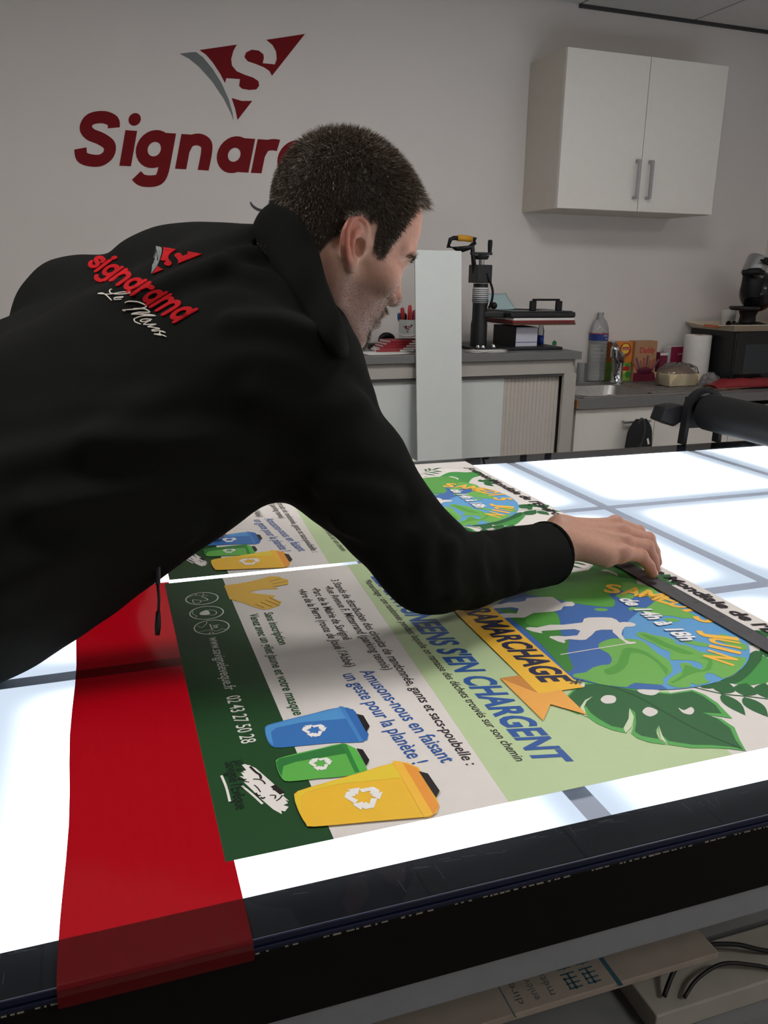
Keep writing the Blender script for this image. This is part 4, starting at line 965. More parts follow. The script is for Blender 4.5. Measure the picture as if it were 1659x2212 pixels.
    for cx in ((71.6, 44.5), (122.2, 44.5), (169.5, 45)):
        V = circ(cx, 22.3, n=40)+circ(cx, 20.6, n=40); F = [(i, (i+1) % 40, 40+(i+1) % 40, 40+i) for i in range(40)]
        art('printed_icon_ring', None, ICO, p, 3, flat_faces=(np.array([(x, y, 0) for x, y in V]), F))
    art('printed_icon', [stroke([(63.6,26.8),(57.4,33.3),(59.0,43.0),(63.5,53.3)], .8), stroke([(72.4,31.8),(79.2,42.6),(87.0,37.9),(83.9,32.0),(72.4,31.8)], 1.2), stroke([(52.0,38.3),(58.8,37.9)], .9), stroke([(52.4,48.7),(61.6,47.1)], .9), stroke([(63.5,44.4),(71.8,49.3),(79.2,51.4),(79.7,44.5)], 1.4)], ICO, p, 3)
    art('printed_icon', [spline([(121.2,35.7),(115.9,40.2),(113.9,46.1),(121.6,48.2),(129.3,47.5),(129.8,41.4),(127.2,36.1)], 3, True), stroke([(113.3,48.1),(119.4,55.8),(127.1,56.7),(132.2,53.2),(132.2,47.6)], 1.0), stroke([(111.1,28.6),(120.4,26.7),(129.0,30.8),(133.5,29.4)], .9)], ICO, p, 3)
    art('printed_icon', [stroke([(161.5,43.9),(176.4,44.7)], 1.4), stroke([(161.7,43.0),(160.6,45.5)], 1.2), stroke([(176.5,43.6),(176.0,46.2)], 1.2), stroke([(161.4,28.6),(167.2,32.4),(159.9,38.7),(151.5,41.5)], .9), stroke([(179.5,28.3),(178.0,38.3),(178.8,44.4),(183.6,49.1),(179.3,56.9),(181.7,61.0)], .9), stroke([(189.5,39.5),(185.5,40.9),(185.5,44.4),(191.1,44.6)], 1.0)], ICO, p, 3)
    ptext('1m', [(164.8,46.9),(174.0,47.3)], 8.0, ICO, p, 3, .02, 0)
    # ---- town emblem
    art('printed_brushmark', [[(479.5,32.4),(478.9,35.4),(481.0,37.0),(482.0,38.8),(488.2,43.4),(501.7,48.6),(515.7,53.9),(528.3,58.3),(534.2,59.8),(534.8,58.1),(544.1,61.8),(541.7,59.1),(546.6,60.3),(548.2,55.9),(551.6,59.7),(554.5,57.3),(556.8,55.4),(554.5,52.8),(559.5,52.4),(551.2,46.8),(534.0,39.7),(519.2,34.7),(505.5,29.6),(507.2,32.3),(500.0,30.0),(495.8,27.4),(497.9,31.3),(490.7,29.7),(492.6,33.1),(489.5,31.3),(488.9,34.9)]], (234, 230, 224), p, 3)
    art('printed_face_lines', [stroke([(484.2,38.9),(494.3,42.3),(499.8,45.1),(505.9,45.0)], 2.4), stroke([(504.2,38.2),(506.3,43.5),(510.0,46.1),(514.5,47.1)], 1.5), stroke([(513.0,37.6),(517.6,39.6),(524.8,41.1)], 1.2), stroke([(518.7,53.0),(525.0,55.3),(532.3,58.5)], 5), stroke([(523.9,52.0),(526.6,55.4),(532.6,58.4)], 2.4), stroke([(531.5,47.7),(533.3,52.2),(537.7,50.8)], 1.4), stroke([(534.5,58.1),(538.8,54.7),(540.7,51.4)], 1.4), stroke([(524.6,36.9),(528.8,38.0),(529.2,40.4)], 1.8), stroke([(532.0,39.7),(534.2,41.5),(532.6,43.2)], 1.8), stroke([(498.2,25.9),(501.1,28.0),(502.9,32.8)], 1.5), stroke([(504.9,30.2),(507.7,34.3)], 1.2)], (34, 30, 30), p, 4)
    art('printed_underline', [stroke([(490.1,12.5),(508.7,14.1),(529.6,14.1)], 2.2), stroke([(510.8,27.3),(525.1,33.6),(541.2,39.7)], 2.2)], (234, 230, 224), p, 3)
    return p
def table_at(o, l, d, z=TZ):
    o.location = (l*math.cos(TH)-d*math.sin(TH), l*math.sin(TH)+d*math.cos(TH), z)
poster = make_poster(); table_at(poster, .058, 1.129-.602)
def copy_tree(o, parent=None):
    c = o.copy(); COL.objects.link(c); c.parent = parent
    for ch in list(o.children): copy_tree(ch, c)
    return c
poster2 = copy_tree(poster); table_at(poster2, .066, 1.142)
poster2.rotation_euler[2] = TH-.004
poster2['label'] = 'second copy of the event poster, lying beyond, partly hidden by the arm'
poster['group'] = poster2['group'] = 'printed event posters on the light table'

# ------------------------------------------------------------------ red film strip and steel ruler
def film_mat():
    m = bpy.data.materials.new('red_translucent_film'); m.use_nodes = True
    N = m.node_tree.nodes; L = m.node_tree.links; N.remove(N['Principled BSDF'])
    t = N.new('ShaderNodeBsdfTransparent'); t.inputs[0].default_value = (.125, .0003, .0020, 1)
    d = N.new('ShaderNodeBsdfDiffuse'); d.inputs[0].default_value = (.30, .012, .016, 1)
    n = N.new('ShaderNodeTexNoise'); n.inputs['Scale'].default_value = 14; n.inputs['Detail'].default_value = 6
    mr = N.new('ShaderNodeMapRange'); mr.inputs[3].default_value = .26; mr.inputs[4].default_value = .36; L.new(n.outputs['Fac'], mr.inputs[0])
    g = N.new('ShaderNodeBsdfGlossy'); g.inputs['Roughness'].default_value = .12
    fr = N.new('ShaderNodeFresnel'); fr.inputs['IOR'].default_value = 1.42
    a = N.new('ShaderNodeMixShader'); b = N.new('ShaderNodeMixShader')
    L.new(mr.outputs[0], a.inputs[0]); L.new(t.outputs[0], a.inputs[1]); L.new(d.outputs[0], a.inputs[2])
    L.new(fr.outputs[0], b.inputs[0]); L.new(a.outputs[0], b.inputs[1]); L.new(g.outputs[0], b.inputs[2])
    L.new(b.outputs[0], N['Material Output'].inputs[0]); return m
prof = [(1.135, .0003), (.9, .0003), (.7, .0003), (.52, .0003), (.47, .0004), (.453, .0007), (.4465, .0007), (.4440, -.001), (.4425, -.004), (.4418, -.008), (.4416, -.0125)]
fm = MB()
def film_pt(u, v):
    i = min(int(v*(len(prof)-1)), len(prof)-2); w = v*(len(prof)-1)-i
    d = prof[i][0]*(1-w)+prof[i+1][0]*w; z = prof[i][1]*(1-w)+prof[i+1][1]*w
    l = -.057+.1215*u+(.0015*math.sin(d*23) if u < .05 else 0)
    return (l, d, z)
film = fm.grid(lambda u, v: film_pt(u, 1-v), 8, 40).build('red_film_strip', film_mat(), None, smooth=True)
film.location = (0, 0, TZ); film.rotation_euler = (0, 0, TH)
tag(film, 'glossy red translucent film strip hanging over the near table edge', 'film')
rul = thing('steel_ruler', 'dark steel ruler lying on the poster under the fingertips', 'ruler')
table_at(rul, .7365, .60, TZ+.0028); rul.rotation_euler = (0, 0, TH)
m_ruler = mat('worn_dark_steel', (92, 92, 94), .42, metal=.65, var=.14, scale=30, stretch=(6, 1, 1))
MB().box(-.0145, .0145, -.105, .443, 0, .0012).build('blade', m_ruler, rul, bev=.0004)
tk = MB()
for i in range(0, 108):
    y = .440-i*.005; L_ = .006 if i % 10 == 0 else (.0045 if i % 2 == 0 else .0028)
    tk.box(.0145-L_, .0143, y-.0002, y+.0002, .0012, .00128)
tk.build('graduation', mat('engraved_black', (30, 30, 32), .6), rul)
nm_ = MB()
for i in range(1, 11):
    V, F = fit_text(str(i*5), 0, 0, .006 if i > 1 else .003, .0045, .0, 0)
    V[:, [0, 1]] = np.stack([.0030+V[:, 1]*1.0, .440-i*.05+.003-V[:, 0]], 1); V[:, 2] = .00128; nm_.add(V.tolist(), F)
nm_.build('numerals', mat('engraved_black', (30, 30, 32), .6), rul)

# ------------------------------------------------------------------ lettering: rounded slanted glyphs drawn from strokes
def ell_path(cx, cy, rx, ry, n=26): return [(cx+rx*math.cos(2*math.pi*i/n), cy+ry*math.sin(2*math.pi*i/n)) for i in range(n+1)]
GLYPH = {
 'S': (1.02, [spline([(.90, 1.02), (.84, 1.20), (.56, 1.28), (.24, 1.20), (.15, .98), (.30, .81), (.60, .71), (.86, .55), (.88, .31), (.70, .14), (.42, .12), (.18, .20), (.10, .42)], 4)]),
 's': (.82, [spline([(.72, .72), (.64, .84), (.42, .88), (.20, .80), (.18, .64), (.40, .54), (.64, .44), (.70, .28), (.56, .13), (.34, .11), (.16, .20), (.12, .32)], 4)]),
 'i': (.32, [[(.15, .02), (.15, .98)], 'dot']),
 'g': (1.04, [ell_path(.50, .52, .35, .36), spline([(.87, .98), (.87, .30), (.86, -.10), (.78, -.30), (.55, -.36), (.30, -.34), (.13, -.22)], 4)]),
 'n': (.97, [[(.15, .02), (.15, .98)], spline([(.16, .55), (.26, .78), (.50, .86), (.74, .76), (.81, .52), (.81, .02)], 5)]),
 'a': (1.04, [ell_path(.50, .50, .35, .36), [(.87, .98), (.87, .02)]]),
 'r': (.72, [[(.15, .02), (.15, .98)], spline([(.16, .55), (.26, .78), (.46, .85), (.66, .84)], 5)]),
 'm': (1.60, [[(.15, .02), (.15, .98)], spline([(.16, .55), (.26, .78), (.48, .86), (.70, .76), (.77, .52), (.77, .02)], 5), spline([(.78, .55), (.90, .78), (1.12, .86), (1.34, .76), (1.41, .52), (1.41, .02)], 5)])}
def glyph_mesh(ch, w=.325, caps=False):
    vs = []; fs = []
    def add(v, f):
        n = len(vs); vs.extend(v); fs.extend(tuple(n+i for i in q) for q in f)
    for s in GLYPH[ch][1]:
        if s == 'dot': add([(.19, 1.28, 0)]+[(.19+.17*math.cos(a), 1.28+.17*math.sin(a), 0) for a in np.linspace(0, 2*math.pi, 21)[:-1]], [(0, 1+i, 1+(i+1) % 20) for i in range(20)]); continue
        add(*ribbon(s, w))
        if caps:
            for c in (s[0], s[-1]):
                add([(c[0], c[1], 0)]+[(c[0]+w/2*math.cos(a), c[1]+w/2*math.sin(a), 0) for a in np.linspace(0, 2*math.pi, 15)[:-1]], [(0, 1+i, 1+(i+1) % 14) for i in range(14)])
    return vs, fs
m_vred = mat('dark_red_vinyl', (120, 19, 25), .65, spec=.15, var=.05, scale=20)
m_vgrey = mat('grey_vinyl', (104, 110, 112), .45)
m_vblack = mat('black_vinyl', (40, 36, 44), .45)
sign = thing('wall_lettering', 'large dark red company name and triangular emblem stuck on the wall', 'wall sign', (0, WALL_Y, 0))
ZB, XHT = 1.724, .130
def sign_part(name, vs, fs, m, k=0):
    return MB().add([(x, -.0012-k*.0001, z) for x, z in vs], fs).build(name, m, sign, solid=.0008)
for ch, x0 in zip('Signarama', (.026, .187, .236, .392, .540, .686, .780, .928, 1.144)):
    v, f = glyph_mesh(ch); mb = MB()
    mb.add([(x0+(x+.25*y)*XHT, -.0012-.00002*i/len(v), ZB+y*XHT) for i, (x, y, _) in enumerate(v)], f)
    mb.build('letter', m_vred, sign, solid=.0008)
EMB = {'swoosh': (m_vgrey, [(728, 291), (790, 283), (815, 283), (850, 310), (900, 370), (950, 450), (990, 540), (1010, 610), (1017, 655), (1000, 610), (960, 530), (900, 440), (830, 360), (775, 315)]),
       'emblem_wedge': (m_vred, [(832, 272), (1030, 243), (1012, 275), (1000, 320), (1005, 355), (1030, 385), (1075, 405), (1120, 420), (1150, 440), (1155, 465), (1140, 485), (1100, 488), (1060, 480), (1045, 465), (1050, 428), (975, 422), (968, 448), (940, 395), (900, 335), (865, 295)]),
       'emblem_wing': (m_vred, [(1072, 310), (1080, 285), (1110, 270), (1150, 275), (1175, 295), (1178, 315), (1172, 343), (1240, 350), (1250, 320), (1245, 280), (1225, 245), (1190, 217), (1404, 185), (1225, 412), (1210, 385), (1180, 365), (1130, 345), (1090, 332)]),
       'emblem_tip': (m_vred, [(1005, 530), (1060, 547), (1118, 548), (1038, 652), (1025, 590)])}
EO = np.array((0.5049, 3.457, 2.1454)); EX = np.array((0.9132, 3.457, 2.2389)); ET = np.array((0.6389, 3.457, 1.9147))
def aff(src, dst):
    A = np.array([[x, y, 1] for x, y in src], float); return np.linalg.solve(A, np.array(dst, float))
WA = aff([(832, 272), (1404, 185), (1038, 652)], [(EO[0], EO[2]), (EX[0], EX[2]), (ET[0], ET[2])])
for nm, (m_, poly) in EMB.items():
    q = np.array([[x, y, 1] for x, y in poly]) @ WA
    sign_part(nm, [tuple(a) for a in q], [tuple(range(len(q)))], m_)
fp = [((0.6797, 3.457, 1.6182)), ((0.6867, 3.457, 1.6045)), ((0.7069, 3.457, 1.5913)), ((0.737, 3.457, 1.5871)), ((0.7905, 3.457, 1.5943))]
vs, fs = ribbon(spline([(a[0], a[2]) for a in fp], 5), [.004+.007*math.sin(math.pi*i/20) for i in range(21)])
sign_part('flourish', [(a[0], a[1]) for a in vs], fs, m_vblack)

# ------------------------------------------------------------------ embroidery on the back of the jacket
m_ered = mat('red_embroidery', (186, 16, 26), .75, spec=.1, var=.12, scale=900, bump=.4, bscale=1500)
m_ewhite = mat('white_embroidery', (232, 226, 214), .6, bump=.3, bscale=1500)
m_egrey = mat('grey_embroidery', (120, 126, 124), .5, bump=.3, bscale=1500)
bvh2 = BVHTree.FromPolygons([Vector(v) for v in JV], [tuple(int(i) for i in f) for f in JF])
# four surveyed corners of the lettering field on the cloth
q00, q10, q01, q11 = [np.array(q) for q in ((0.0125, 1.1068, 1.3548), (0.1112, 1.0495, 1.287), (0.027, 1.1056, 1.3681), (0.1355, 1.0454, 1.3026))]
def field(u, v): return (q00*(1-u)*(1-v)+q10*u*(1-v)+q01*(1-u)*v+q11*u*v)
def stitch(name, V2, F, fn, m_, lift=.0012):
    bm = bmesh.new(); vv = [bm.verts.new((x, y, 0)) for x, y in V2]
    for f in F:
        try: bm.faces.new([vv[i] for i in f])
        except ValueError: pass
    bmesh.ops.triangulate(bm, faces=bm.faces[:])
    if len(bm.faces) < 60: bmesh.ops.subdivide_edges(bm, edges=bm.edges[:], cuts=2)
    last = None
    for v in bm.verts:
        h = on_jacket(fn(v.co.x, v.co.y), 0, bvh2)
        if h: last = h[0]+np.array(h[1])*lift
        v.co = Vector(last-PB) if last is not None else v.co
    me = bpy.data.meshes.new(name); bm.to_mesh(me); bm.free()
    return link(name, me, m_, jac, solid=.0012)
wid = [GLYPH[c][0]+.06 for c in 'signarama']; tot = sum(wid); x = 0
for ch, w in zip('signarama', wid):
    v, f = glyph_mesh(ch, .26, True)
    grow = lambda xx: (xx/tot)**1.0
    stitch('embroidered_letter', [(a+.12*b+x, b) for a, b, _ in v], f, lambda a, b: field(grow(max(0.001, a)), b), m_ered)
    x += w
P3 = lambda x, y: np.array((x, y))
JA = {'swoosh': [], }
A3 = [np.array(q) for q in ((0.1033, 1.0802, 1.3762), (0.1472, 1.0617, 1.3687), (0.0882, 1.0759, 1.3447))]
M3 = np.linalg.inv(np.array([[832, 272, 1], [1404, 185, 1], [1038, 652, 1]], float))
for nm, (m_, poly) in EMB.items():
    def fn(a, b):
        w = np.array((a, b, 1.0)) @ M3; return A3[0]*w[0]+A3[1]*w[1]+A3[2]*w[2]
    stitch('embroidered_'+nm.replace('emblem_', ''), poly, [tuple(range(len(poly)))], fn, m_egrey if nm == 'swoosh' else m_ered)
for pts, w in (([(0.0396, 1.0879, 1.326),(0.0372, 1.0885, 1.3252),(0.0374, 1.0874, 1.3219),(0.0431, 1.0848, 1.3204),(0.0517, 1.0817, 1.3205),(0.0598, 1.0792, 1.322),(0.0589, 1.08, 1.3233),(0.0497, 1.0831, 1.3226),(0.0378, 1.0868, 1.3203),(0.0292, 1.0899, 1.3202),(0.0234, 1.0921, 1.3206),(0.0283, 1.0906, 1.3213),(0.0333, 1.0877, 1.3181),(0.0382, 1.0842, 1.3127)], .0016),
               ([(0.0428, 1.0836, 1.316),(0.0492, 1.0813, 1.3161),(0.0525, 1.0804, 1.3172),(0.0493, 1.0817, 1.3175),(0.0417, 1.084, 1.316),(0.0426, 1.083, 1.3138),(0.0501, 1.0804, 1.3145)], .0014),
               ([(0.0551, 1.0776, 1.3113),(0.054, 1.0778, 1.3107),(0.0585, 1.0767, 1.3124),(0.068, 1.0731, 1.312),(0.0758, 1.0693, 1.3088),(0.0771, 1.0679, 1.3061),(0.0684, 1.0704, 1.3038),(0.0511, 1.0762, 1.302),(0.0532, 1.0751, 1.3009)], .0017),
               ([(0.063, 1.0724, 1.3038),(0.0748, 1.0681, 1.3039),(0.0808, 1.0645, 1.2996),(0.068, 1.0692, 1.2995),(0.0598, 1.0715, 1.2972),(0.0721, 1.067, 1.2973),(0.0874, 1.0608, 1.2954),(0.073, 1.066, 1.2952),(0.063, 1.0686, 1.2918),(0.0632, 1.0673, 1.288),(0.0694, 1.0643, 1.2853)], .0017),
               ([(0.0827, 1.0611, 1.291),(0.0748, 1.0642, 1.2914),(0.0693, 1.0657, 1.2897),(0.0723, 1.064, 1.2881),(0.081, 1.0614, 1.2898),(0.0777, 1.0621, 1.2882),(0.0726, 1.0631, 1.2854),(0.0763, 1.0616, 1.2849)], .0015),
               ([(0.0763, 1.0616, 1.2849),(0.0871, 1.0579, 1.2856),(0.0772, 1.0606, 1.2827),(0.0846, 1.0576, 1.2817),(0.0909, 1.0548, 1.2802),(0.0822, 1.0576, 1.279),(0.0831, 1.0567, 1.2773),(0.0901, 1.0544, 1.278)], .0015),
               ([(0.0901, 1.0544, 1.278),(0.0969, 1.0512, 1.2759),(0.0928, 1.0532, 1.2775),(0.0899, 1.0536, 1.2753),(0.0923, 1.0519, 1.2726),(0.0855, 1.0547, 1.2736),(0.0839, 1.0554, 1.2741),(0.0914, 1.0526, 1.2736),(0.0975, 1.0495, 1.271)], .0015)):
    q = []
    for a in spline(pts, 5):
        h = on_jacket(a, 0, bvh2)
        if h: q.append(tuple(h[0]+np.array(h[1])*.0010-PB))
    MB().tube(q, w*.5, 6).build('embroidered_script', m_ewhite, jac, smooth=True)

# ------------------------------------------------------------------ storage bench along the wall
BZ = 1.056; BY = 2.873; SZ = .853
m_grey = mat('grey_laminate_top', (112, 112, 112), .5, var=.06, scale=120)
m_frame = mat('warm_grey_metal', (176, 172, 165), .5, var=.02)
m_white = mat('white_board', (214, 220, 217), .5, var=.01)
m_blk = mat('black_plastic', (18, 18, 20), .5, spec=.3)
m_blkm = mat('black_machine_paint', (24, 24, 26), .5, var=.1, scale=80)
m_steel = mat('stainless_steel', (165, 163, 160), .42, metal=.95, var=.06, scale=40)
m_chrome = mat('chrome', (200, 202, 205), .08, metal=1)
m_paper = mat('white_paper', (226, 224, 220), .7)
def lbox(o, name, x0, x1, y0, y1, z0, z1, m_, bev=0): return MB().box(x0, x1, y0, y1, z0, z1).build(name, m_, o, bev=bev)
def label_text(s, x, y, z, w, h, m_, o, bold=.01, name='printed_text', shear=0.0, M=None):
    """text on a face turned towards -y"""
    V, F = fit_text(s, 0, 0, w, h, bold, shear)
    q = [(x+a, y, z+b) for a, b, _ in V]
    if M is not None: q = [tuple(M @ Vector(v)) for v in q]
    return MB().add(q, F).build(name, m_, o)
BX0, BX1 = .45, 1.900
bench = thing('storage_bench', 'long grey-topped storage bench with white sliding door and roller shutter', 'cabinet', (BX0, BY, 0))
BL_ = BX1-BX0
lbox(bench, 'worktop', 0, BL_, 0, WALL_Y-BY-.004, BZ-.030, BZ, m_grey, .002)
lbox(bench, 'fascia', .01, BL_-.03, .018, .034, BZ-.088, BZ-.030, m_frame, .001)
lbox(bench, 'shutter_track', .01, BL_-.068, .022, .045, BZ-.098, BZ-.0885, mat('dark_grey_track', (70, 70, 70), .5))
lbox(bench, 'end_panel', BL_-.028, BL_-.008, .034, WALL_Y-BY-.006, .06, BZ-.030, m_frame)
lbox(bench, 'corner_post', BL_-.066, BL_-.008, .016, .0335, .06, BZ-.088, m_frame, .002)
lbox(bench, 'end_panel', .008, .028, .034, WALL_Y-BY-.006, .06, BZ-.030, m_frame)
lbox(bench, 'back_panel', .028, BL_-.028, WALL_Y-BY-.02, WALL_Y-BY-.006, .06, BZ-.030, m_frame)
lbox(bench, 'plinth', .02, BL_-.02, .04, .4, 0, .06, m_dark)
xs0 = (1.5735, 2.91, 0.7999)[0]-BX0; xs1 = BL_-.07
lbox(bench, 'sliding_door', .03, xs0-.002, .038, .050, .065, BZ-.099, m_white, .001)
n = 15; w = (xs1-xs0)/n
for i in range(n):
    a = xs0+i*w
    MB().prism([(a+.0003, .052), (a+.0003, .0462), (a+.0022, .0445), (a+w-.0022, .0445), (a+w-.0003, .0462), (a+w-.0003, .052)], .065, BZ-.099).build('shutter_slat', mat('shutter_slat_grey', (196, 190, 182), .5, var=.02), bench)
# ---- white board leaning on the bench
bd = thing('leaning_board', 'tall narrow white panel leaning upright against the bench', 'board', (1.169, 2.755, 0))
ln = math.atan2(BY-.004-2.755-.009, BZ)
Mx = Matrix.Rotation(-ln, 4, 'X')
MB().box(0, .187, 0, .006, 0, 1.441, Mx).build('face_sheet', m_white, bd, bev=.0006)
MB().box(0.0008, .1862, .006, .009, .001, 1.440, Mx).build('core_sheet', mat('panel_core_grey', (150, 152, 152), .6), bd)
# ---- low white carton on the floor before the bench
ct = thing('white_carton', 'low white carton standing before the bench, left of the leaning panel', 'box', (.90, 2.52, 0))
for nm, a in (('front_panel', (0, .19, 0, .004, 0, .70)), ('side_panel', (.186, .19, .004, .16, 0, .70)), ('side_panel', (0, .004, .004, .16, 0, .70)), ('back_panel', (.004, .186, .156, .16, 0, .70))): lbox(ct, nm, *a, m_white)
lbox(ct, 'lid', -.002, .192, -.002, .162, .70, .706, mat('cream_carton', (228, 224, 208), .6), .001)
# ---- heat press
hx, hy = (1.5181, 3.1166, 1.056)[0]+.01, 3.13
hpz = thing('heat_press', 'black swing-arm heat press with crank and flat heating plate on the bench', 'heat press', (hx, hy, BZ))
lbox(hpz, 'base_plate', -.055, .34, -.16, .12, 0, .012, m_blkm, .003)
for dx, dy in ((-.035, -.13), (.035, -.13), (-.02, -.145), (.045, -.10)):
    MB().lathe([(.009, .012), (.009, .016), (.006, .022), (.001, .024)], 10, tr(dx, dy, 0)).build('bolt', m_chrome, hpz, smooth='auto')
MB().lathe([(.034, .012), (.034, .10), (.030, .12), (.030, .26)], 20, tr(0, -.06, 0)).build('column', m_blkm, hpz, smooth='auto')
MB().lathe([(.0325, .185), (.0325, .245)], 20, tr(0, -.06, 0)).build('rating_plate', mat('rating_plate_white', (210, 212, 212), .4), hpz, smooth=True)
pr_ = MB()
for i in range(7): pr_.lathe([(.0329, .190+i*.0075), (.0329, .1925+i*.0075)], 20, tr(0, -.06, 0), cap=False)
tag(pr_.build('rating_print', m_blk, hpz), kind='stuff')
MB().prism([(-.038, -.10), (.022, -.10), (.036, -.085), (.036, -.02), (-.038, -.02)], .262, .332).build('head_block', m_blkm, hpz, bev=.003)
MB().lathe([(.012, .332), (.012, .352)], 14, tr(-.002, -.06, 0)).build('screw_spindle', m_chrome, hpz, smooth='auto')
MB().lathe([(.010, .352), (.024, .352), (.030, .362), (.030, .368), (.01, .37)], 18, tr(-.002, -.06, 0)).build('crank_hub', m_blkm, hpz, smooth='auto')
cr = MB().box(-.05, .042, -.069, -.051, .370, .380).build('crank_bar', m_blkm, hpz, bev=.002)
MB().lathe([(.007, .380), (.008, .385), (.0095, .41), (.009, .425), (.005, .428)], 12, tr(.033, -.06, 0)).build('crank_knob', m_blk, cr, smooth='auto')
MB().tube(spline([(.005, -.098, .30), (.028, -.108, .24), (.030, -.106, .20), (.024, -.094, .165)], 6), .005, 8).build('power_cable', m_blk, hpz, smooth=True)
MB().sphere((.045, -.095, .175), (.014, .014, .014)).build('clamp_knob', m_blk, hpz, smooth=True)
MB().prism([(0, -.085), (.12, -.115), (.12, -.02), (0, -.03)], .128, .150).build('swing_arm', m_blkm, hpz, bev=.004)
MB().box(.085, .385, -.170, .15, .130, .152).build('heating_plate', m_blkm, hpz, bev=.006)
lbox(hpz, 'plate_cover', .095, .375, -.160, .14, .152, .156, mat('plate_cover_grey', (60, 66, 66), .35), .002)
lbox(hpz, 'press_cloth', .100, .380, -.166, .14, .119, .129, m_paper, .002)
lbox(hpz, 'red_pad', .095, .384, -.168, .14, .110, .1185, mat('red_rubber_pad', (120, 34, 32), .7, var=.2, scale=60), .001)
lbox(hpz, 'cork_pad', .098, .387, -.169, .14, .101, .1095, mat('speckled_cork', (92, 62, 48), .8, var=.5, scale=200), .001)
hd = MB(); hd.box(.180, .206, -.158, -.140, .156, .196); hd.box(.300, .326, -.158, -.140, .156, .196); hd.box(.190, .316, -.156, -.142, .196, .204)
hd.build('plate_handle', m_blk, hpz, bev=.004)
MB().prism([(.045, .156), (.075, .156), (.082, .20), (.070, .214), (.05, .19)], .02, .03, Matrix(((1, 0, 0, 0), (0, 0, 1, 0), (0, 1, 0, 0), (0, 0, 0, 1)))).build('plate_handle', m_blk, hpz, bev=.003)
# lever with yellow grip
lo_ = [(1.383, 3.08, 1.4539), (1.3918, 3.08, 1.4817), (1.4056, 3.08, 1.4873), (1.4821, 3.08, 1.4857), (1.5004, 3.08, 1.4845), (1.499, 3.08, 1.4722), (1.4716, 3.08, 1.4506), (1.4476, 3.08, 1.4431), (1.4172, 3.08, 1.4477)]
L_ = lambda q: (q[0]-hx, q[1]-hy, q[2]-BZ)
lv = MB().tube([L_(q) for q in lo_], .0085, 10, closed=True).build('lever_loop', m_blk, hpz, smooth=True)
MB().tube([L_((1.4216, 3.08, 1.4868)), L_((1.4456, 3.08, 1.4883)), L_((1.4842, 3.08, 1.4841))], [.0115, .0125, .0115], 12).build('lever_grip', mat('yellow_grip', (214, 156, 38), .5), lv, smooth=True)
MB().tube([L_((1.4273, 3.08, 1.4461)), (-.045, -.06, .40), (-.03, -.06, .30)], .010, 10).build('lever_arm', m_blkm, hpz, smooth=True)
# papers lying on the press
def sheet(name, label, x, y, z, w, d, rz, m_, tilt=0, curl=.0, group=None, cat='paper'):
    def f(u, v): return ((u-.5)*w, (v-.5)*d, curl*(2*u-1)**2+curl*.5*(2*v-1)**2)
    o = MB().grid(f, 8, 8).build(name, m_, None, smooth=True, solid=.0008)
    o.location = (x, y, z+.0008); o.rotation_euler = (tilt, 0, rz); return tag(o, label, cat, group)
m_blue = mat('pale_blue_paper', (172, 198, 200), .7)
sheet('blue_sheet', 'pale blue paper sheet propped on top of the heat press', hx+.125, 3.14, BZ+.185, .12, .09, .25, m_blue, .75, .004)
sheet('paper_sheet', 'loose white paper lying flat on the heat press, behind its handle', hx+.25, 3.17, BZ+.158, .15, .14, -.3, m_paper, 0, .002)
# binder under the plate and small bottle
bi = thing('box_file', 'white box file with blue lines standing under the heating plate', 'file', (hx+.14, 3.01, BZ+.0125))
bx0, bx1 = 0, (1.769, 3.01, 1.1023)[0]-hx-.14
lbox(bi, 'file_case', bx0, bx1, .002, .20, 0, .078, m_blk); lbox(bi, 'file_front', bx0+.001, bx1-.001, 0, .002, .001, .077, mat('file_front_white', (196, 198, 210), .5))
lbox(bi, 'file_line', bx0+.001, bx1-.001, -.0004, 0, .016, .0185, mat('ink_blue', (46, 60, 120), .5))
m_pet = clear_mat('clear_pet', (240, 243, 243), .08, .22, (225, 230, 230), 1.45)
gb = thing('glue_bottle', 'small clear bottle with blue label beside the box file', 'bottle', ((1.8457, 3.12, 1.0833)[0]+.008, 3.13, BZ))
MB().lathe([(.013, 0), (.015, .004), (.015, .07), (.010, .082), (.010, .09)], 16).build('bottle_body', m_pet, gb, smooth='auto')
MB().lathe([(.0154, .006), (.0154, .048)], 16).build('bottle_label', mat('label_blue', (34, 66, 160), .5), gb, smooth=True)
# ---- mug with cutters
mgx = (1.286, 3.25, 1.0907)
tr_ = thing('card_tray', 'small brown cardboard tray under the mug', 'tray', (mgx[0]+.01, 3.25, BZ))
m_card = mat('brown_card', (150, 112, 82), .8, var=.1, scale=50)
lbox(tr_, 'tray_base', -.06, .08, -.05, .05, 0, .018, m_card, .001); lbox(tr_, 'tray_rim', -.06, .08, -.054, -.05, 0, .026, m_card)
mug = thing('mug', 'white mug with small red emblem holding cutters and scissors', 'mug', (mgx[0], 3.25, BZ+.0185))
MB().lathe([(.034, 0), (.037, .003), (.037, .092), (.034, .092), (.034, .006), (.001, .006)], 28, cap=False).build('mug_body', m_white, mug, smooth='auto')
for nm, (m_, poly) in EMB.items():
    def wrap(x, y):
        a = (x-1060)/340*.022/.0375-.35; return (.0376*math.sin(a), -.0376*math.cos(a), .058-(y-400)/340*.024)
    MB().add([wrap(x, y) for x, y in poly], [tuple(range(len(poly)))]).build('mug_'+nm, m_, mug)
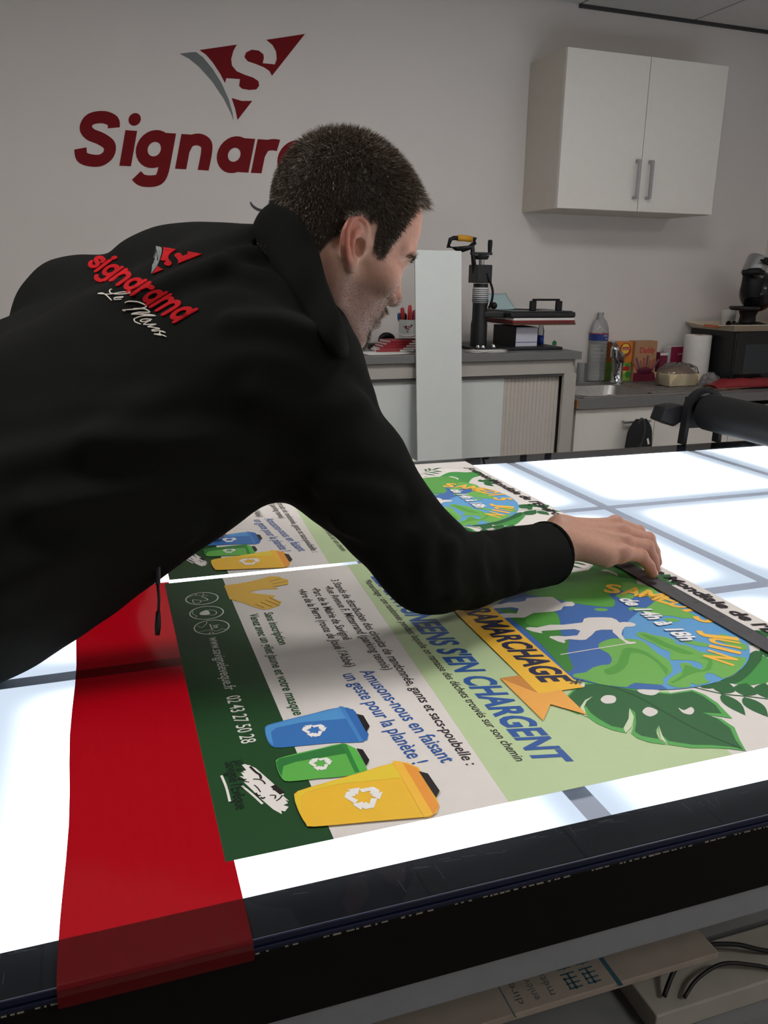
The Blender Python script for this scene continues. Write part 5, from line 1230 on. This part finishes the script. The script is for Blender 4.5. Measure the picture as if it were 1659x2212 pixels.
for k, (dx, dy, h, lean, colr, lab) in enumerate(((-.014, .0, .052, -.16, (176, 36, 34), 'red-handled cutter standing leftmost in the mug'), (.004, -.008, .062, .02, (196, 44, 36), 'tallest red-handled cutter in the mug'), (.006, .010, .035, .10, (224, 140, 40), 'orange-handled cutter standing in the mug'), (.022, .002, .042, .12, (140, 40, 60), 'crimson-handled pen at right in the mug'), (-.022, .010, .030, -.22, (40, 80, 130), 'blue pen standing in the mug'), (-.005, .014, .028, -.05, (30, 30, 34), 'black pen standing in the mug'))):
    t = thing('cutter' if k < 3 else 'pen', lab, 'tool', (mgx[0]+dx, 3.25+dy, BZ+.0255), 0, 'tools in the mug')
    t.rotation_euler = (0, lean*.55, 0)
    MB().lathe([(.0035, 0), (.0045, .06), (.0045, .078)], 10).build('shaft', m_blk, t, smooth='auto')
    MB().lathe([(.0055, .078), (.0075, .085), (.0085, .078+h*.6), (.007, .078+h), (.003, .082+h)], 12, Matrix.Diagonal((1.15, .7, 1, 1))).build('grip', mat('tool_grip_%d' % k, colr, .45), t, smooth='auto')
# ---- papers, booklets, tape on the bench
sheet('paper_sheet', 'white paper nearest the bench edge, beside the tape roll', (1.0872, 2.9602, 1.056)[0], 2.985, BZ, .20, .14, .15, m_paper, 0, .001)
m_bk = mat('booklet_red', (150, 34, 44), .5, var=.1, scale=40)
bxp = (1.1465, 3.07, 1.079)[0]
for i in range(5):
    t = thing('booklet', ['bottom booklet', 'second booklet from the bottom', 'middle booklet', 'second booklet from the top', 'topmost booklet'][i]+' of the red and white pile on the bench', 'booklet', (bxp+.012*i, 3.06+.004*i, BZ+.0022+i*.0085), -.12+.05*i, 'red and white booklets')
    lbox(t, 'pages', -.075, .075, -.05, .05, 0, .0060, m_paper); lbox(t, 'cover', -.0755, .0755, -.0505, .0505, .0060, .0072, m_bk if i else mat('booklet_white', (218, 214, 210), .5))
    MB().box(-.0755, .02, -.0508, -.0505, 0, .0072).build('spine', m_bk, t)
lf = sheet('leaflet', 'curled white leaflet propped on the booklet pile', bxp+.075, 3.08, BZ+.052, .09, .11, -.5, m_paper, 0, .010)
dsp = thing('tape_dispenser', 'black curved tape dispenser lying behind the booklets', 'tape dispenser', ((1.1418, 3.16, 1.0901)[0], 3.17, BZ))
lbox(dsp, 'dispenser_base', -.055, .05, -.02, .02, 0, .022, m_blk, .004)
MB().tube(spline([(-.01, 0, .022), (.0, 0, .045), (.02, 0, .052), (.045, 0, .045), (.055, 0, .025)], 5), [.006+.007*math.sin(math.pi*i/20) for i in range(21)], 10).build('dispenser_arm', m_blk, dsp, smooth=True)
tp = thing('tape_roll', 'cream roll of masking tape at the edge of the bench', 'tape', ((0.9458, 2.953, 1.056)[0], 2.945, BZ))
MB().lathe([(.022, 0), (.034, 0), (.034, .022), (.022, .022), (.022, 0)], 28, cap=False).build('tape_wound', mat('cream_tape', (226, 214, 180), .6), tp, smooth='auto')
for i in range(3):
    sheet('paper_sheet', ['lowest', 'middle', 'uppermost'][i]+' sheet of the small paper pile before the heat press', (1.4955, 3.0139, 1.056)[0]+.008*i, 2.945+.006*i, BZ+.0004+i*.0024, .14, .10, .1+.15*i, m_paper, 0, .0006, 'paper pile before the heat press')
gh = thing('wall_clip', 'small green house-shaped clip on the wall right of the bench', 'clip', ((2.1246, 3.457, 1.0403)[0], WALL_Y, (2.1246, 3.457, 1.0403)[2]))
MB().prism([(-.009, -.010), (.009, -.010), (.009, .003), (.012, .003), (0, .013), (-.012, .003), (-.009, .003)], 0, .008, Matrix(((1, 0, 0, 0), (0, 0, -1, 0), (0, 1, 0, 0), (0, 0, 0, 1)))).build('clip_body', mat('green_plastic', (30, 128, 66), .5), gh, bev=.001)

# ------------------------------------------------------------------ sink unit
SX0, SX1, SY = 1.914, XR-.004, 2.905
bx = (SX0+.075, 2.36, SY+.075, SY+.375)     # basin opening
ctop = thing('kitchen_worktop', 'dark grey kitchen worktop with bare chipped end beside the bench', 'worktop', (SX0, SY, SZ))
W_ = SX1-SX0; D_ = WALL_Y-SY-.003
ox0, ox1, oy0, oy1 = bx[0]-SX0-.01, bx[1]-SX0+.01, bx[2]-SY-.01, bx[3]-SY+.01
for a in ((0.012, ox0, 0, D_), (ox1, W_, 0, D_), (ox0, ox1, 0, oy0), (ox0, ox1, oy1, D_)): MB().box(a[0], a[1], a[2], a[3], -.038, 0).build('worktop_board', m_grey, ctop)
lbox(ctop, 'chipped_end', 0, .012, 0, D_, -.036, -.001, mat('raw_chipboard', (140, 106, 72), .9, var=.4, scale=160))
sk = thing('sink', 'stainless steel sink with ribbed draining board set in the worktop', 'sink', (SX0, SY, SZ))
px0, px1, py0, py1 = .05, .92, .035, .47
for a in ((px0, ox0+.01, py0, py1), (ox1-.01, px1, py0, py1), (ox0+.01, ox1-.01, py0, oy0+.01), (ox0+.01, ox1-.01, oy1-.01, py1)): MB().box(*a, 0, .003).build('sink_deck', m_steel, sk)
rim_ = MB()
for a in ((px0, px1, py0-.004, py0+.002), (px0, px1, py1-.002, py1+.004)): rim_.box(*a, 0, .006)
rim_.box(px1-.002, px1+.004, py0, py1, 0, .006); rim_.build('sink_rim', m_steel, sk, bev=.001)
def rr(x0, x1, y0, y1, r, z, n=6):
    out = []
    for cx, cy, a in ((x1-r, y1-r, 0), (x0+r, y1-r, 90), (x0+r, y0+r, 180), (x1-r, y0+r, 270)):
        for i in range(n+1):
            t = math.radians(a+90*i/n); out.append((cx+r*math.cos(t), cy+r*math.sin(t), z))
    return out
rings = [rr(ox0+.01, ox1-.01, oy0+.01, oy1-.01, .06, .003), rr(ox0+.013, ox1-.013, oy0+.013, oy1-.013, .06, -.006), rr(ox0+.025, ox1-.025, oy0+.025, oy1-.025, .07, -.12), rr(ox0+.06, ox1-.06, oy0+.06, oy1-.06, .07, -.148)]
n = len(rings[0]); MB().add(sum(rings, []), [(j*n+i, (j+1)*n+i, (j+1)*n+(i+1) % n, j*n+(i+1) % n) for j in range(3) for i in range(n)]+[tuple(range(3*n, 4*n))]).build('basin', m_steel, sk, smooth=True)
for i in range(7):
    y = py0+.07+i*.048; MB().box(ox1+.03, px1-.05, y-.006, y+.006, .003, .0065).build('drainer_rib', m_steel, sk, bev=.002)
fa = thing('tap', 'chrome mixer tap at the back of the sink', 'tap', ((2.3963, 3.2961, 0.853)[0], SY+.41, SZ+.0035))
tS = Matrix.Scale(1.32, 4)
MB().lathe([(.026, 0), (.026, .006), (.021, .012), (.019, .06), (.022, .085), (.022, .105), (.012, .115)], 24, tS).build('tap_column', m_chrome, fa, smooth='auto')
sp = MB().tube([(0, -.005, .085), (-.03, -.03, .105), (-.055, -.055, .125), (-.072, -.072, .132)], [.018, .016, .014, .013], 14, tS).build('tap_spout', m_chrome, fa, smooth=True)
MB().lathe([(.013, 0), (.013, .026)], 14, tS @ tr(-.07, -.07, .103)).build('aerator', m_chrome, sp, smooth='auto')
MB().tube([(0, 0, .11), (-.05, -.045, .146), (-.095, -.082, .158)], [.010, .006, .005], 10, tS).build('tap_lever', m_chrome, fa, smooth=True)
# ---- base units below
base = []
dx = [SX0+.012, 2.335, 2.75, SX1-.002]
for k in range(3):
    lab = ['white sink base unit with a pouch hanging on its bar handle', 'white base unit next to the sink base, behind the roller', 'white base unit in the corner beneath the microwave'][k]
    u = thing('base_cabinet', lab, 'cabinet', (dx[k], SY+.022, 0), 0, 'base cabinets under the kitchen worktop')
    w = dx[k+1]-dx[k]
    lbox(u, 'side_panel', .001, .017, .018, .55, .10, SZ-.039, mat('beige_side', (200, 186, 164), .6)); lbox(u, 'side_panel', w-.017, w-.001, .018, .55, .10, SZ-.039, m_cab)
    lbox(u, 'cabinet_floor', .017, w-.017, .018, .55, .10, .116, m_cab); lbox(u, 'back_panel', .017, w-.017, .545, .55, .116, SZ-.16, m_cab); lbox(u, 'plinth', .001, w-.001, .06, .07, 0, .10, m_dark)
    d = lbox(u, 'door', .002, w-.002, 0, .017, .105, SZ-.042-(0, 0, .02)[k], m_cab, .0012)
    if k < 2:
        hz = .750; x0_ = ((2.1516, 2.9, 0.7551)[0]-dx[0]) if k == 0 else .06; x1_ = ((2.2903, 2.9, 0.7526)[0]-dx[0]) if k == 0 else .19
        h = MB(); h.tube([(x0_, -.028, hz), (x1_, -.028, hz)], .005, 10); h.tube([(x0_+.015, -.028, hz), (x0_+.015, 0, hz)], .004, 8); h.tube([(x1_-.015, -.028, hz), (x1_-.015, 0, hz)], .004, 8)
        h.build('bar_handle', m_steel, d, smooth='auto')
# pouch on the handle
po = thing('pouch', 'black fabric pouch hanging from the bar handle of the sink unit', 'pouch', ((2.2149, 2.855, 0.7198)[0], 2.868, .750))
MB().grid(lambda u, v: ((u-.5)*(.115+.035*v)*(1-.55*(1-min(1, v*3))**2), -.022*math.sin(math.pi*u)*math.sin(math.pi*min(1, .12+v*.8)), .018-v*.20+.006*math.sin(u*9)*v), 14, 14).build('pouch_front', mat('black_fabric', (26, 26, 28), .9, var=.2, scale=200, bump=.3), po, smooth=True, solid=.006)
MB().tube(spline([(-.02, -.006, -.02), (-.012, -.010, .012), (.006, -.010, .014), (.012, -.018, -.03), (-.008, -.022, -.10), (-.014, -.022, -.14)], 6), .0055, 8).build('pouch_strap', mat('dark_grey_webbing', (52, 52, 54), .8), po, smooth=True)
MB().box(-.003, .006, -.0262, -.0255, -.095, -.068, rot('Y', -20)).build('pouch_tag', m_paper, po)
MB().tube([(.0+.011*math.cos(t), -.004, .012+.011*math.sin(t)) for t in np.linspace(0, 2*math.pi, 17)[:-1]], .0016, 6, closed=True).build('pouch_ring', m_steel, po, smooth=True)

# ------------------------------------------------------------------ things on the kitchen worktop
bo = thing('water_bottle', 'clear ribbed plastic water bottle with blue label and no cap', 'bottle', ((2.3548, 3.4315, 0.853)[0], (2.3548, 3.4315, 0.853)[1], SZ+.003))
prof_ = [(.030, 0), (.044, .004), (.046, .02)]
for i in range(9): z = .03+i*.018; prof_ += [(.046, z), (.0435, z+.004), (.0435, z+.007), (.046, z+.011)]
prof_ += [(.046, .20), (.0455, .235), (.043, .255), (.032, .285), (.018, .302), (.0135, .308), (.0135, .315)]
MB().lathe(prof_, 28, cap=False).build('bottle_body', m_pet, bo, smooth='auto')
MB().lathe([(.0150, .315), (.0150, .327), (.0125, .327), (.0125, .315)], 20, cap=False).build('bottle_neck', m_pet, bo, smooth='auto')
lb = MB().lathe([(.0466, .196), (.0466, .232)], 28, cap=False).build('bottle_label', mat('label_blue_dark', (34, 58, 128), .4), bo, smooth=True)
def cyl_text(s, r, a0, wdeg, z, h, m_, o, nm='label_print'):
    V, F = fit_text(s, 0, 0, 1, h, .01); q = []
    for x, y, _ in V:
        a = math.radians(a0+wdeg*x-90); q.append((r*math.cos(a), r*math.sin(a), z+y))
    return MB().add(q, F).build(nm, m_, o)
cyl_text('CRIST', .0470, -4, 34, .217, .008, m_paper, lb); cyl_text('alin', .0470, 6, 22, .204, .007, m_paper, lb)
MB().lathe([(.0469, .228), (.0469, .232)], 28, cap=False).build('label_stripe', mat('label_red', (190, 40, 50), .4), lb)
gl_ = thing('tumbler', 'tall plain glass standing left of the water bottle', 'glass', ((2.2518, 3.4, 0.9135)[0], 3.40, SZ+.0005))
MB().lathe([(.020, 0), (.022, .095), (.0205, .095), (.019, .004), (.001, .004)], 20, cap=False).build('glass_body', clear_mat('pale_glass', (225, 230, 230), .05, .25, (230, 232, 232)), gl_, smooth='auto')
def carton(name, label, x, y, z, w, d, h, m_, rz=0, cat='box', group=None):
    t = thing(name, label, cat, (x, y, z), rz, group)
    MB().box(0, w, 0, d, 0, h).build('carton', m_, t, bev=.0012); return t
m_or = mat('tea_orange', (216, 128, 40), .45, var=.12, scale=14); m_gr = mat('tea_green', (128, 168, 62), .45, var=.3, scale=22)
m_yel = mat('label_yellow', (240, 200, 70), .45); m_redp = mat('label_red2', (186, 36, 40), .45); m_dkg = mat('side_brown', (152, 84, 34), .5)
TY = 3.385
tx = (2.4396, 3.385, 0.9102)[0]; tw_ = (2.5234, 3.385, 0.908)[0]-tx
t = carton('tea_box', 'green tea box, lower of the two stacked behind the tap', tx-.030, TY, SZ, .114, .06, .094, m_gr)
for k, (a, b, r_) in enumerate(((.07, .060, .020), (.10, .034, .016), (.04, .03, .018), (.09, .075, .012))): MB().lathe([(r_, 0), (r_*.6, .0006), (.001, .0008)], 14, tr(a, 0, b) @ rot('X', 90)).build('leaf_print', mat('tea_print_%d' % (k % 2), ((200, 210, 80), (60, 130, 60))[k % 2], .5), t)
MB().box(.058, .106, -.0012, 0, .055, .075).build('brand_patch', m_redp, t)
t = carton('tea_box', 'orange tea box, upper of the two stacked behind the tap', tx-.030, TY, SZ+.0945, .114, .06, .098, m_or)
MB().box(-.0006, 0, .002, .058, .002, .096).build('side_print', m_dkg, t)
MB().lathe([(.034, 0), (.034, .0005)], 24, tr(.072, -.0002, .060) @ rot('X', 90)).build('fruit_wreath', mat('wreath_red', (150, 60, 40), .5, var=.5, scale=80), t)
MB().lathe([(.024, 0), (.024, .0004)], 24, tr(.072, -.0008, .066) @ rot('X', 90)).build('brand_disc', m_yel, t)
MB().box(.052, .092, -.0020, -.0014, .059, .074).build('brand_patch', m_redp, t)
label_text('Lipton', .055, -.0022, .062, .034, .008, m_paper, t); label_text('FRUITS', .045, -.0008, .016, .04, .008, m_dkg, t)
t = carton('sugar_box', 'tall kraft sugar-stick box with red name, in the middle of the packets', (2.5286, 3.37, 0.9767)[0], 3.37, SZ, .128, .06, .196, mat('kraft_card', (178, 136, 100), .7, var=.05, scale=60))
label_text('Daddy', .028, -.0006, .140, .088, .028, mat('brand_red', (190, 44, 60), .5), t, .02)
for k in range(8):
    a = -34+k*9.7; MB().box(-.006, .006, -.0008, -.0003, .030, .105+.012*math.sin(k*2.1), tr(.066+.004*(k-3.5), 0, .012) @ rot('Y', a)).build('stick_print', mat('stick_%d' % (k % 3), ((170, 84, 70), (120, 76, 96), (146, 98, 72))[k % 3], .5), t)
MB().box(.001, .131, -.0012, -.0008, .001, .044).build('magenta_band', mat('magenta_band', (112, 26, 50), .5), t)
MB().grid(lambda u, v: (.022+.088*u, -.0013-.004*math.sin(math.pi*u)*math.sin(math.pi*v), .040+.020*v+.016*math.sin(math.pi*u)*(v-.3)), 12, 6).build('bowl_print', mat('bowl_print', (90, 22, 48), .4, var=.4, scale=60), t)
t = carton('coffee_box', 'plain dark magenta box behind, between sugar box and coffee capsules', (2.7032, 3.4, 0.9474)[0], 3.400, SZ, .055, .05, .135, mat('magenta_card', (118, 30, 58), .5))
MB().box(0, .055, -.0005, 0, .122, .135).build('white_edge', m_paper, t)
t = carton('capsule_box', 'magenta and white coffee capsule box partly behind the paper roll', (2.7492, 3.38, 0.9255)[0], 3.380, SZ, .095, .06, .165, m_white)
MB().box(-.0003, .1103, -.0006, 0, .088, .1653).build('magenta_top', mat('magenta_top', (136, 26, 66), .5), t)
MB().lathe([(.025, 0), (.025, .0004)], 24, tr(.036, -.0003, .045) @ rot('X', 90)).build('round_logo', m_blk, t)
label_text('NESCAFÉ', .020, -.0012, .054, .032, .006, m_paper, t, 0); label_text('Dolce', .020, -.0012, .042, .030, .008, m_paper, t, 0); label_text('Gusto', .021, -.0012, .032, .030, .008, m_paper, t, 0)
label_text('LUNGO', .042, -.0012, .125, .04, .010, m_paper, t, 0)
rl = thing('paper_towel_roll', 'white paper towel roll standing beside the microwave', 'paper roll', (2.838, 3.30, SZ))
MB().lathe([(.018, 0), (.061, 0), (.064, .004), (.063, .225), (.060, .228), (.018, .228), (.018, 0)], 36, cap=False).build('wound_paper', mat('towel_paper', (232, 230, 226), .9, var=.03, scale=40, bump=.4, bscale=120), rl, smooth='auto')
MB().lathe([(.0182, .001), (.0182, .229), (.0165, .229), (.0165, .001)], 20, cap=False).build('card_core', m_card, rl, smooth='auto')
# bread in a bag
br = thing('wrapped_bread', 'round loaf in a cream paper case wrapped in clear plastic', 'bread', ((2.601, 3.1255, 0.853)[0]+.035, (2.601, 3.1255, 0.853)[1]+.05, SZ+.0065))
MB().add([(s*w_, d_*q, z) for z, w_, q in ((0, .078, .05), (.058, .092, .06)) for s, d_ in ((-1, -1), (1, -1), (1, 1), (-1, 1))], [(3, 2, 1, 0), (0, 1, 5, 4), (1, 2, 6, 5), (2, 3, 7, 6), (3, 0, 4, 7), (4, 5, 6, 7)]).build('paper_case', mat('cream_case', (226, 210, 168), .7, var=.04, scale=30), br, bev=.004)
MB().sphere((0, 0, .058), (.088, .056, .030), 24, 12).build('loaf', mat('brown_crust', (120, 84, 62), .8, var=.3, scale=40, bump=.5, bscale=80), br, smooth=True)
MB().grid(lambda u, v: ((.112-.012*math.cos(6*v))*math.cos(2*math.pi*u)*math.cos(v*1.5)**.55+.003*math.sin(u*60), (.075)*math.sin(2*math.pi*u)*math.cos(v*1.5)**.55+.003*math.cos(u*47), .004+.098*math.sin(v*1.55)+.004*math.sin(u*40+v*12)), 40, 12).build('plastic_wrap', clear_mat('cling_wrap', (246, 246, 246), .12, .08, (235, 235, 235), 1.5), br, smooth=True)
# red flat pack and crumpled bag
rp = thing('red_packet', 'flat red packet lying at the front of the worktop', 'packet', ((2.7258, 3.0282, 0.853)[0], SY+.095, SZ+.0065))
MB().grid(lambda u, v: (.40*u, .10*v+.008*math.sin(u*7), .003+.035*math.sin(math.pi*v)**.6*min(1, .25+u*4)*(1-.05*math.sin(u*25))), 24, 8).build('packet_film', mat('red_packet_film', (140, 36, 44), .4, var=.15, scale=20), rp, smooth=True, solid=.002)
MB().box(.005, .39, .003, .095, 0, .0025).build('packet_tray', m_card, rp)
cb = thing('plastic_bag', 'small crumpled clear plastic bag left of the red packet', 'plastic bag', ((2.8452, 3.2, 0.853)[0], 3.19, SZ+.0005))
MB().grid(lambda u, v: (.055*math.cos(2*math.pi*u)*math.cos(v*1.5)*(1+.25*math.sin(u*31)), .040*math.sin(2*math.pi*u)*math.cos(v*1.5)*(1+.2*math.cos(u*25)), .002+.045*math.sin(v*1.55)*(1+.3*math.sin(u*19+v*9))), 36, 8).build('bag_film', clear_mat('bag_film', (240, 238, 238), .15, .22, (220, 214, 214), 1.5), cb)
# microwave, tray, coffee machine, cup
mw = thing('microwave', 'black microwave oven standing in the corner of the worktop', 'microwave', (2.912, 3.12, SZ))
lbox(mw, 'housing', 0, .415, .018, .325, .010, .255, mat('microwave_black', (24, 27, 29), .35), .004)
for a in (.03, .385):
    for b_ in (.05, .28): MB().lathe([(.012, 0), (.012, .010)], 10, tr(a, b_, 0)).build('foot', m_blk, mw)
dr = lbox(mw, 'door', .003, .33, 0, .018, .013, .252, mat('door_black_glass', (20, 24, 26), .12, spec=.6), .003)
MB().box(.055, .29, -.0012, 0, .055, .195).build('door_window', mat('dim_window', (52, 58, 62), .15), dr)
MB().box(.05, .32, -.001, 0, .225, .229).build('door_trim', m_blkm, dr)
label_text('▪▪▪▪', .20, -.0016, .022, .05, .006, m_alu, dr, 0, 'door_mark')
lbox(mw, 'control_panel', .334, .413, 0, .018, .013, .252, m_blk, .002)
MB().lathe([(.022, 0), (.022, .012), (.018, .014)], 20, tr(.373, 0, .08) @ rot('X', 90)).build('knob', m_blkm, mw, smooth='auto')
ty = thing('serving_tray', 'cream serving tray with orange base on top of the microwave', 'tray', (2.862, 3.10, SZ+.2555))
m_cream = mat('cream_melamine', (214, 200, 178), .4); m_orb = mat('orange_melamine', (188, 92, 34), .4)
lbox(ty, 'tray_base', .03, .43, .03, .31, 0, .004, m_orb)
k4 = [(0, 0), (.46, 0), (.46, .335), (0, .335)]; i4 = [(.03, .03), (.43, .03), (.43, .31), (.03, .31)]
for q in range(4):
    a, b_, c_, d_ = k4[q], k4[(q+1) % 4], i4[(q+1) % 4], i4[q]
    sag = .012 if q == 3 else 0
    ma = ((a[0]+b_[0])/2, (a[1]+b_[1])/2); mi = ((d_[0]+c_[0])/2, (d_[1]+c_[1])/2)
    MB().add([(*d_, .001), (*mi, .001), (*c_, .001), (*b_, .030), (*ma, .030-sag), (*a, .030)], [(0, 1, 4, 5), (1, 2, 3, 4)]).build('tray_side', m_cream, ty, solid=.004)
MB().box(-.001, .004, .10, .20, .012, .024).build('tray_grip', m_orb, ty)
cup = thing('cup', 'white cup with two dark round ears of print, on the serving tray', 'cup', (3.075, 3.375, SZ+.260))
MB().lathe([(.028, 0), (.032, .01), (.036, .085), (.033, .085), (.029, .008), (.001, .008)], 24, cap=False).build('cup_body', m_white, cup, smooth='auto')
for s in (-1, 1): MB().sphere((s*.016-.006, -.030, .016), (.017, .005, .016), 14, 8).build('dark_patch', m_blk, cup, smooth=True)
cm = thing('coffee_machine', 'black and silver pod coffee machine on the serving tray', 'coffee machine', (3.085, 3.235, SZ+.260))
MB().lathe([(.085, 0), (.09, .008), (.088, .02), (.06, .028), (.045, .034)], 28).build('machine_foot', m_blk, cm, smooth='auto')
MB().lathe([(.040, .03), (.036, .06), (.045, .085)], 24, tr(-.02, .0, 0)).build('stem', m_blk, cm, smooth='auto')
MB().lathe([(.03, .088), (.062, .090), (.070, .098), (.070, .106), (.064, .108)], 28, tr(-.075, -.03, 0)).build('cup_stand', m_blkm, cm, smooth='auto')
MB().sphere((.025, .0, .175), (.088, .085, .095), 28, 18).build('machine_body', mat('glossy_black', (20, 20, 22), .18), cm, smooth=True)
MB().lathe([(.045, 0), (.052, .03), (.050, .10), (.04, .118)], 24, tr(-.035, -.02, .15)).build('brew_neck', m_blk, cm, smooth='auto')
hdm = tr(-.062, -.03, .245) @ rot('Y', 24) @ Matrix.Scale(.86, 4)
MB().lathe([(.052, 0), (.060, .006), (.062, .10), (.056, .112), (.02, .116)], 30, hdm).build('silver_head', mat('satin_silver', (178, 178, 180), .3, metal=.7), cm, smooth='auto')
MB().box(-.050, .022, -.078, -.066, .070, .080, hdm).build('head_lever', m_blk, cm, bev=.003)
MB().lathe([(.017, 0), (.017, .012), (.012, .015)], 18, hdm @ tr(-.010, -.062, .088) @ rot('X', 90)).build('head_button', m_blk, cm, smooth='auto')
MB().tube(spline([(-.135, -.05, .262), (-.11, -.075, .266), (-.08, -.092, .268), (-.05, -.09, .262)], 5), [.013]*4+[.017]*8+[.013]*4, 12).build('locking_handle', m_blk, cm, smooth=True)

# ------------------------------------------------------------------ roller gantry across the table
gt = thing('roller_gantry', 'thick black roller on a hoop bracket crossing the light table at right', 'roller', (0, 0, TZ), TH)
GL = 1.512; GZ = .088; GR_ = .048
m_rub = mat('black_rubber_roller', (12, 12, 13), .6, spec=.25, var=.1, scale=60)
MB().tube([(GL, .50, GZ), (GL, 1.0, GZ), (GL, 1.755, GZ)], GR_, 40).build('roller', m_rub, gt, smooth='auto')
m_br = mat('bracket_black', (18, 18, 20), .6, spec=.2)
for dd in (1.7775, .4725):
    pth = [(GL-.058, dd, .001), (GL-.055, dd, .05)]+[(GL+.055*math.cos(math.radians(a)), dd, GZ+.055*math.sin(math.radians(a))) for a in range(170, 0, -12)]+[(GL+.055, dd, .05), (GL+.055, dd, .001)]
    b = MB(); P_ = [Vector(q) for q in pth]
    for k in range(len(P_)-1):
        pass
    vs = []; fs = []
    for k, q in enumerate(P_):
        t = (P_[min(k+1, len(P_)-1)]-P_[max(k-1, 0)]).normalized(); nn_ = Vector((t.z, 0, -t.x))*(.0055)
        for s, e in ((-1, -.012), (1, -.012), (1, .012), (-1, .012)): vs.append(tuple(q+nn_*s+Vector((0, e, 0))))
        if k: fs += [((k-1)*4+j, (k-1)*4+(j+1) % 4, k*4+(j+1) % 4, k*4+j) for j in range(4)]
    fs += [(0, 1, 2, 3), tuple(range(len(vs)-1, len(vs)-5, -1))]
    b.add(vs, fs); b.build('hoop_bracket', m_br, gt, smooth='auto')
MB().tube([(GL, 1.755, GZ), (GL, 1.789, GZ)], .016, 16).build('axle_end', m_br, gt, smooth='auto')
MB().prism([(-.120, .062), (-.108, .098), (-.080, .102), (-.050, .102), (-.050, .058), (-.075, .045)], 0, .05, tr(GL, 1.845, 0) @ rot('X', 90)).build('clamp_handle', m_blk, gt, bev=.004)
MB().box(GL-.050, GL+.050, 1.790, 1.795, .04, .125).build('end_plate', m_br, gt)

# ------------------------------------------------------------------ things stored under the table
def on_table(o, l, d, z, rz=0): o.location = (l*math.cos(TH)-d*math.sin(TH), l*math.sin(TH)+d*math.cos(TH), z); o.rotation_euler = (0, 0, TH+rz)
pn = thing('stored_sheet', 'dark grey-green sheet stored flat on the shelf under the table', 'sheet'); on_table(pn, 0, 0, .6005)
MB().box(-.05, 1.9, .615, 1.5, .030, .036).build('sheet_top', mat('grey_green_sheet', (84, 88, 82), .6, var=.06), pn); MB().box(-.05, 1.9, .616, 1.5, .0005, .0295).build('sheet_stack', m_shelf, pn)
fcn = thing('flat_carton', 'flattened pale carton with green print under the near table edge', 'carton'); on_table(fcn, 0, 0, .637)
m_fc = mat('pale_carton', (150, 140, 128), .8, var=.06, scale=40)
MB().box(-.05, .585, .558, .72, 0, .008).build('carton_board', m_fc, fcn, bev=.001)
MB().box(.455, .460, .554, .72, .008, .0084).build('print_line', mat('print_teal', (46, 84, 96), .6), fcn); MB().box(.335, .3365, .554, .72, .008, .0083).build('print_line', mat('print_teal2', (90, 106, 104), .6), fcn)
m_ink = mat('print_grey', (84, 88, 88), .6)
for k, s in enumerate(('direction de', 'enlèvement pour', 'métalliques')):
    V, F = fit_text(s, 0, 0, .085 if k < 2 else .07, .009, 0)
    MB().add([(.352+k*.018-b_, .566+a, .0083) for a, b_, _ in V], F).build('carton_text', m_ink, fcn)
zh = MB()
for gx, gy in ((.412, .60), (.412, .575), (.434, .60), (.434, .575)):
    for q in range(4): zh.box(gx-.008, gx+.008, gy-.009+q*.006, gy-.0075+q*.006, .008, .0084)
    zh.box(gx-.001, gx+.001, gy-.010, gy+.010, .008, .0084); zh.box(gx-.007, gx-.0055, gy-.008, gy+.006, .008, .0084)
tag(zh.build('carton_characters', mat('print_teal', (46, 84, 96), .6), fcn), kind='stuff')
fs_ = thing('foam_slab', 'thick pale slab lying under the table at lower right', 'slab'); on_table(fs_, 0, 0, .571)
MB().box(.50, 1.19, .545, .612, 0, .028).build('slab_body', mat('pale_foam', (150, 146, 136), .8, var=.05, scale=30), fs_, bev=.002)
cbw = thing('cable', 'looped black cable under the table in the lower right corner', 'cable'); on_table(cbw, 0, 0, .60)
MB().tube(spline([(.52, .56, .004), (.545, .575, .02), (.58, .585, .028), (.63, .582, .020), (.68, .57, .006), (.75, .565, .004)], 6), .0026, 8).build('cable_run', m_blk, cbw, smooth=True)
MB().tube(spline([(.54, .552, .004), (.565, .562, .012), (.60, .565, .018), (.64, .558, .010), (.66, .552, .004)], 6), .0022, 8).build('cable_run', m_blk, cbw, smooth=True)

bpy.context.view_layer.update()
